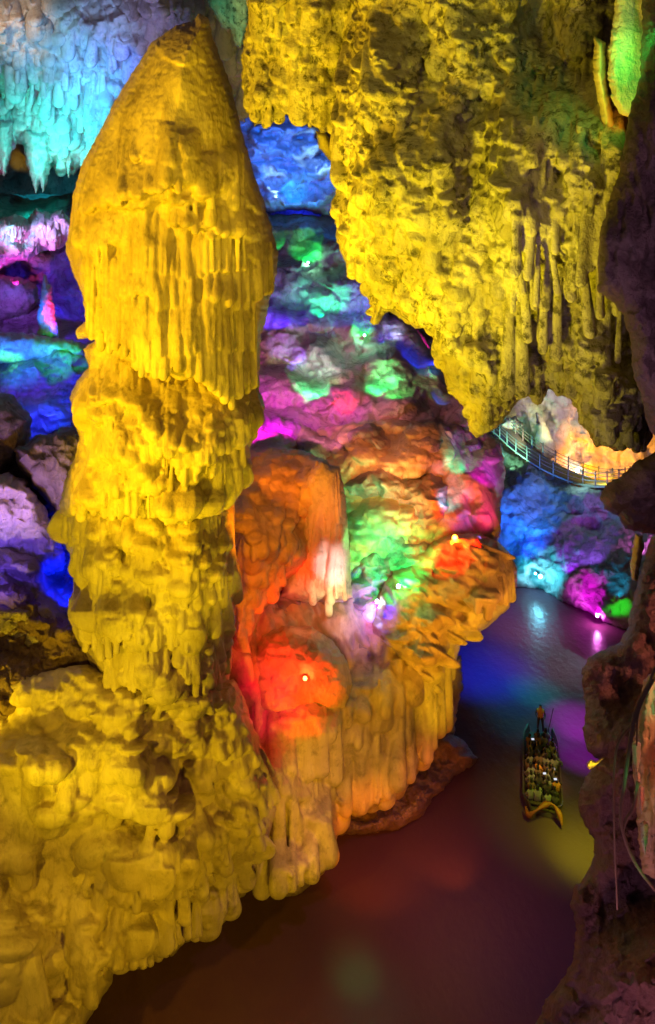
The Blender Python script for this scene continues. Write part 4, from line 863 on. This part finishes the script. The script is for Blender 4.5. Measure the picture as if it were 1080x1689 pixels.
# ================================================================== LAMPS
bpy.context.view_layer.update()
dgc = bpy.context.evaluated_depsgraph_get()
def hit(px, py):
    d = (P(px, py, 1) - cam.location).normalized()
    ok, loc, nr, _, ob, _ = sc.ray_cast(dgc, cam.location, d)
    return (loc, nr) if ok else (P(px, py, 60), Vector((0, -1, 0)))
def spot(pos, target, col, watts, size, blend=.6, rad=.15):
    l = bpy.data.lights.new('spotlight', 'SPOT'); l.energy = watts; l.color = col; l.spot_size = math.radians(size); l.spot_blend = blend; l.shadow_soft_size = rad
    o = bpy.data.objects.new('spotlight', l); C.objects.link(o); o.location = pos
    o.rotation_euler = (Vector(target) - Vector(pos)).to_track_quat('-Z', 'Y').to_euler()
    return o
def wash(px, py, col, E, r, size=80, off=None, blend=.8, rad=.12):
    """coloured spot, for cave floodlights and added fills alike: aimed at the rock seen at px,py from r metres away, where nothing blocks it"""
    h, n = hit(px, py); best = None
    if h.y > 40: E *= 1.3
    if n.dot(cam.location - h) < 0: n = -n
    for v in ((n * .7 + Vector((0, -.8, -.45))), (n + Vector((0, -.8, -.1))), (n + Vector((0, -.6, .3))), (n * 1.0 + Vector((0, -.4, .8))), (n + Vector((.5, -.6, .3))), (n + Vector((-.5, -.6, .3)))):
        v.normalize()
        ok, loc, *_ = sc.ray_cast(dgc, h + v * .25, v, distance=r)
        free = (loc - h).length if ok else r
        if best is None or free > best[0] + .3: best = (free, v)
        if free > r * .98: break
    rr = best[0] * (.9 if best[0] < r * .98 else 1)
    return spot(h + best[1] * rr, h, col, E * 39 * rr * rr, min(150, size * (r / rr) ** .7), blend, rad)
Yl = (1, .70, .012); YH = (1, .78, .010); OR = (1, .34, .008); RD = (1, .05, .02); GR = (.02, 1, .22); TE = (.0, .8, .75); CY = (.06, .75, 1); BL = (.02, .06, 1); AZ = (.05, .3, 1); VI = (.32, .12, 1); MG = (1, .03, .9); PK = (1, .15, .55); WH = (1, .9, .85)
# yellow floods on the great stalagmite and mound
spot((-19, 11, 24), P(280, 480, 22), (1, .58, .003), 26000, 64, .5, .4)
spot((-8, 4, 16), P(280, 500, 22), (1, .64, .003), 9000, 70, .5, .5)
spot((2.5, 8, 9), P(300, 560, 22), (1, .74, .004), 8000, 58, .5, .4)
spot((-14, 9, 9), P(240, 1000, 23), (1, .72, .004), 9500, 60, .7, .4)
spot((-14, 10, 17), P(200, 1400, 23), (1, .60, .003), 5200, 64, .8, .4)
spot((0, 15, 6), P(330, 1400, 26), (1, .60, .003), 2600, 80, .8, .3)
spot((2.5, 18, 9), P(590, 1240, 31), (1, .42, .003), 3300, 54, .8, .3)
# hanging rock
spot((-4, 7, 17), P(670, 370, 16), YH, 4800, 54, .5, .3)
spot((-1.5, 8, 22), P(650, 110, 17), YH, 5200, 70, .7, .3)
spot((0, 9.5, 22), P(880, 450, 13.5), YH, 1100, 50, .8, .3)
spot((-6, 5, 30), P(740, 240, 15), YH, 2200, 50, .8, .5)  # added fill, evens out the light on the hanging rock
spot((-3, 12, 24), P(500, 60, 21), (1, .60, .01), 2600, 60, .7, .3)
LS = 1.45
LST = [ # px, py, colour, E, r, size
 (480, 250, (.02, .22, 1), 1.0, 12, 80), (520, 250, (.35, .65, 1), .9, 7, 50), (455, 290, (.4, .7, 1), .7, 5, 40), (480, 320, (0, .5, 1), .7, 5, 50), (470, 310, AZ, .8, 10, 60), (500, 350, BL, .9, 6, 80), (540, 380, (0, .2, .6), .4, 7, 80),
 (510, 418, GR, 3.2, 3, 70), (460, 402, GR, .7, 2, 70), (535, 495, (.0, .9, .45), 3.4, 4, 70), (500, 480, (.0, .7, .4), .35, 4, 80), (590, 490, AZ, .5, 5, 70), (590, 540, GR, 2.0, 2.5, 80), (610, 530, BL, .7, 3, 70),
 (460, 520, (.15, .06, 1), 1.8, 5, 70), (480, 560, VI, .6, 5, 70), (535, 585, (.4, .55, .6), 1.2, 5, 60), (450, 590, (.5, .4, .02), .3, 3, 70), (640, 625, (.0, 1, .3), 3.4, 4, 60), (655, 645, GR, 1.6, 3, 60),
 (515, 642, (.0, 1, .4), 3.6, 3, 70), (572, 655, (1, .06, .03), 1.8, 2.4, 70), (560, 620, (.9, .6, .4), .6, 3, 60), (684, 598, (.05, .08, 1), 1.4, 4.5, 60), (708, 604, (0, .35, .7), .6, 4, 50), (652, 548, (.5, .6, 1), 2.0, 2, 50), (640, 552, BL, 1, 2, 60), (700, 562, (1, .05, .6), 1.2, 2, 60),
 (722, 662, (.2, .3, 1), .8, 2, 50), (455, 690, (.9, .02, 1), 2.0, 5, 76), (500, 680, (.7, .1, .7), .5, 5, 70), (420, 740, (.5, .05, .3), .6, 3, 80),
 (600, 600, (.5, .2, .24), .32, 14, 110), (500, 470, (.15, .15, .6), .35, 12, 110), (680, 720, (.8, .28, .12), .3, 9, 110), (470, 620, (.45, .12, .35), .3, 9, 100), (650, 700, (.8, .28, .12), .32, 9, 100), (560, 700, (.6, .2, .35), .3, 8, 100),  # added broad fills standing in for ambient light over the hillside
 # orange middle
 (640, 770, (1, .5, .03), .7, 5, 80), (700, 760, (1, .40, .04), .45, 5, 80), (660, 800, (.7, .8, .1), .4, 3, 70),
 (440, 840, (1, .50, .01), .8, 8, 76), (480, 770, (1, .45, .08), .8, 5, 70), (530, 800, (1, .4, .1), .7, 4, 70), (400, 1000, (1, .24, .01), .5, 5, 70), (400, 1060, (1, .05, .15), .5, 3, 60),
 (552, 935, (1, .85, .8), 2.2, 4, 30), (550, 985, (1, .9, .5), 1.0, 2.5, 50), (508, 945, (1, .02, .01), 1.5, 3, 30), (562, 850, (1, .6, .3), .3, 4, 40), (598, 900, (.3, 1, .15), .45, 4, 50),
 (630, 850, (.01, 1, .6), 1.0, 5, 60), (600, 800, (.1, 1, .4), .5, 4, 60), (600, 870, (.3, 1, .3), .4, 4, 60), (650, 930, (.0, 1, .25), 2.2, 3.5, 76), (680, 900, GR, .7, 3, 70), (660, 955, (.1, 1, .3), 1.0, 1.6, 90),
 (755, 760, (0, 1, .8), 1.1, 2.2, 60), (790, 770, (.8, .02, 1), .8, 3.2, 60), (765, 800, (1, .1, .15), .8, 2.4, 60), (740, 820, (.0, .7, 1), 1.1, 2.2, 60), (800, 840, (1, .03, .5), 1.2, 2.4, 60), (760, 855, (.3, .2, 1), 1.3, 2, 60), (820, 760, (.35, .1, .8), .6, 4, 70),
 (740, 892, (1, .06, .0), 1.6, 2.6, 110), (705, 868, (1, .07, .0), 1.8, 4, 70), (825, 935, (1, .45, .1), .5, 6, 80), (750, 990, (1, .46, .03), .5, 7, 80), (800, 1030, (1, .62, .03), .6, 5, 70), (690, 1070, (1, .65, .02), .6, 5, 70), (730, 1130, (1, .65, .02), .5, 5, 60),
 (575, 1015, (.95, .7, .9), 1.3, 3, 50), (500, 1010, (1, .45, .35), .4, 5, 60), (570, 990, (.9, .9, .4), .4, 2.4, 60), (620, 975, (1, .03, .7), 1.4, 1.2, 90), (616, 1012, (.45, .5, 1), 5, 2.4, 34), (620, 1000, (.05, .08, 1), 3, 2.4, 70), (600, 1045, (.3, .15, 1), .8, 2.5, 70), (640, 1000, (.02, .05, 1), 2, 1.5, 60),
 (500, 1115, (1, .02, .05), 3.6, 5, 60), (440, 1150, (1, .02, .3), .8, 4, 60), (450, 1130, (1, .05, .3), .5, 4, 70), (540, 1080, (1, .3, .15), .5, 4, 70), (470, 1045, (1, .05, .03), .7, 3, 70),
 (620, 1350, (1, .26, .02), .22, 6, 90), (700, 1290, (1, .3, .02), .2, 6, 90),
 # left side
 (60, 240, (.0, .85, .75), 1.1, 7, 100), (120, 250, (.0, .75, .6), .9, 6, 80), (150, 190, (.0, .55, .7), .7, 7, 80), (110, 160, (.15, .6, .9), .5, 9, 90), (30, 60, (.3, .6, .7), .4, 8, 80), (130, 60, (.25, .5, .9), .4, 9, 90), (192, 105, (.05, .2, 1), .5, 5, 70), (165, 130, (.1, .35, 1), .6, 6, 70), (220, 40, (.3, .3, .7), .35, 8, 80), (20, 30, (1, .5, .1), .4, 6, 60), (385, 40, (0, .7, .5), .7, 4, 70), (35, 262, (.6, .4, 0), .3, 4, 60),
 (60, 322, (0, .45, .6), .6, 14, 110), (60, 385, (1, .25, .8), .6, 5, 80), (80, 380, (.7, .6, 1), .7, 3, 50), (14, 385, (0, .6, .8), 2.2, 3, 60), (50, 352, (0, .8, .7), 1.4, 2.5, 60), (20, 430, (1, .06, .75), 1.0, 3, 80), (100, 380, (.55, .4, 1), .8, 5, 70), (-60, 400, PK, .8, 6, 90),
 (20, 490, (.4, .15, 1), .8, 6, 80), (100, 480, (.08, .04, .8), .6, 8, 80), (88, 515, (1, .0, .35), 2.4, 2.6, 50), (66, 515, (0, .2, 1), 1.2, 2.0, 50), (40, 570, (.0, .35, 1), 1.0, 5, 80), (100, 580, (0, .9, .2), 1.1, 2.6, 80), (15, 592, (.15, 1, .1), 1.6, 1.6, 70), (120, 550, (.15, .05, 1), .7, 4, 70),
 (70, 640, (.05, .06, .9), .7, 7, 90), (100, 670, (.02, .12, 1), .9, 4, 80), (20, 640, (.25, .08, .6), .35, 7, 80), (10, 720, (.35, .2, .6), .25, 8, 90), (80, 770, (.7, .36, .02), .35, 6, 80), (50, 880, (.22, .12, 1), .5, 6, 80), (10, 850, (.25, .1, .7), .3, 6, 80), (80, 960, (.0, .03, 1), 1.6, 3.4, 100), (120, 960, (0, .04, 1), 1, 3, 90),
 (30, 1040, (1, .75, .02), .6, 7, 80),
 # right side
 (950, 690, (.7, .55, .55), .45, 10, 100), (900, 700, (.9, .9, .35), .7, 5, 50), (1000, 745, (1, .46, .03), 1.3, 10, 90), (940, 740, (1, .4, .08), .4, 6, 80), (845, 700, (.8, .75, .4), .7, 5, 50), (850, 738, (.4, 1, .6), 2.2, 4, 70), (990, 795, (1, .8, .05), 1.6, 2.2, 90), (950, 770, (.1, .9, 1), 1.0, 2, 80),
 (850, 820, (.0, .25, .8), .9, 7, 90), (840, 860, (.01, .14, 1), 1.8, 6, 90), (900, 920, (.0, .6, .8), 1.1, 5, 90), (930, 880, (.25, .12, .7), .5, 7, 90), (1000, 850, (.45, .16, .5), .4, 8, 90), (980, 985, (.9, .02, 1), 1.3, 3.2, 80), (950, 910, (.4, .05, 1), .7, 4, 60), (1018, 1000, (.05, 1, .08), 1.1, 2.2, 60), (1015, 950, (.0, .5, .8), .6, 3, 60),
 (1030, 60, (.0, .8, .12), .8, 1.6, 70), (1030, 130, (.0, .8, .12), .8, 1.6, 70), (1006, 190, (1, .32, .01), 1.0, 2.0, 60), (1052, 915, (1, .3, .06), .5, 4, 50),
 (1062, 1240, (1, .18, .06), .14, 2.0, 90), (1048, 1250, (.1, 1, .3), .12, 1.2, 50), (1062, 1390, (.15, 1, .15), .14, 1.2, 50), (1078, 1150, (.3, 1, .6), .3, 1.2, 50), (978, 1258, (1, .8, .02), 1.6, 1.2, 30),
 (1000, 1150, (.7, .28, .18), .6, 7, 90), (1000, 1320, (.5, .22, .22), .3, 6, 100), (1040, 400, (.34, .22, .32), .55, 5, 100), (1045, 620, (.3, .2, .3), .6, 4, 100), (1000, 1500, (.34, .18, .30), .3, 7, 110), (1040, 820, (.3, .15, .2), .05, 4, 90),  # added fills that lift the dark right wall and ledge
]
for (a, b, c, e, r, s_) in LST:
    if 380 < a < 720 and 700 < b < 1200 and c[1] < .9: c = tuple(v ** 1.5 for v in c); e *= .6
    wash(a, b, tuple(v ** 1.35 for v in c), e * LS, r, s_)
# added spots whose coloured pools stand in for reflections on the river
def river(px, py, col, W, size, h=7, off=(0, -2)):
    t = P(px, py, dw(py)); spot(t + Vector((off[0], off[1], h)), t, col, W, size, 1.0, .2)
river(790, 1100, (.01, .03, 1), 8000, 70); river(770, 1150, (.01, .04, 1), 8000, 54); river(830, 1130, (.0, .1, .6), 2500, 60); river(885, 1140, (.0, .8, .5), 2600, 34); river(880, 1180, (.0, .5, .5), 1500, 60)
river(950, 1190, (.55, .01, 1), 6500, 34); river(960, 1240, (.5, .01, 1), 4000, 34); river(960, 1390, (.6, 1, .0), 2200, 40); river(930, 1360, (.6, .9, .0), 1200, 70); river(975, 1420, (.6, 1, .0), 2200, 34)
river(592, 1615, (.02, .9, .12), 1000, 16, 8); river(580, 1590, (.1, .8, .1), 600, 20, 8); river(600, 1635, (.1, .8, .3), 400, 28, 8); river(860, 1020, (.5, .22, .55), 3000, 80); river(900, 1080, (.6, .3, .4), 1800, 80); river(720, 1430, (1, .25, .05), 400, 100); river(600, 1580, (.7, .2, .4), 500, 120, 10); river(820, 1500, (.15, .08, .8), 600, 90, 9)
river(895, 1290, (1, .5, .25), 700, 30, 6)

# visible lamp fixtures
M['housing'] = mat_plain('lamp_housing', (.04, .04, .045), .4, .6)
def floodlight(px, py, col, lab, W=60, es=30, s=1.0, off=.25):
    h, n = hit(px, py); to = (cam.location - h).normalized(); p = h + to * off * s
    t = empty('floodlight', p, lab, 'floodlight', 'small coloured floodlights on the rocks')
    t.rotation_euler = to.to_track_quat('-Y', 'Z').to_euler()
    r = .10 * s
    V, Fc = tube([(0, .22 * s, 0), (0, .1 * s, 0), (0, 0, 0), (0, -.02 * s, 0)], lambda q: r * (.55 + .6 * q), 16); mesh_py('housing', V, Fc, M['housing'], t)
    V, Fc = tube([(0, -.021 * s, 0), (0, -.04 * s, 0)], r * .95, 16)
    mesh_py('lens', V, Fc, mat_plain('lamp_lens', (.5, .5, .5), .2, 0, col, es), t)
    V, Fc = box(0, .2 * s, -.04 * s, .05 * s, .12 * s, .05 * s); mesh_py('bracket', V, Fc, M['housing'], t, False)
    l = bpy.data.lights.new('glow', 'POINT'); l.energy = W; l.color = col; l.shadow_soft_size = .05; o = bpy.data.objects.new('glow', l); C.objects.link(o); o.location = (0, -.16 * s, 0); o.parent = t
floodlight(503, 1119, (1, .05, .01), 'red floodlight at the centre of the smooth red boulder', 60, 40)
floodlight(750, 887, (1, .22, .01), 'orange floodlight on top of the bulging ochre boulder', 130, 40, 1.4, .45)
floodlight(657, 967, (.3, 1, .5), 'small green floodlight at the foot of the green rock face', 60, 30)
floodlight(622, 992, (.7, .8, 1), 'bluish white floodlight in the hollow under the pale ledge', 18, 14, 1.0, .3)
floodlight(891, 951, (.15, .75, 1), 'cyan white floodlight on the far river bank', 110, 40, 1.7, .5)
floodlight(883, 946, (.2, .8, 1), 'smaller cyan floodlight just left of the cyan white one', 100, 26, 1.0, .5)
floodlight(985, 1016, (1, .2, .9), 'magenta floodlight at the far river edge', 160, 30, 1.1, .5)
floodlight(952, 776, (.4, .95, 1), 'cyan floodlight on the footbridge railing', 160, 40, 1.7, .6)
floodlight(508, 433, (.3, 1, .6), 'green floodlight low on the back slope', 120, 24, 1.2, .4)
floodlight(601, 553, (.3, 1, .6), 'green floodlight on the slope crest under the hanging rock', 120, 24, 1.2, .4)
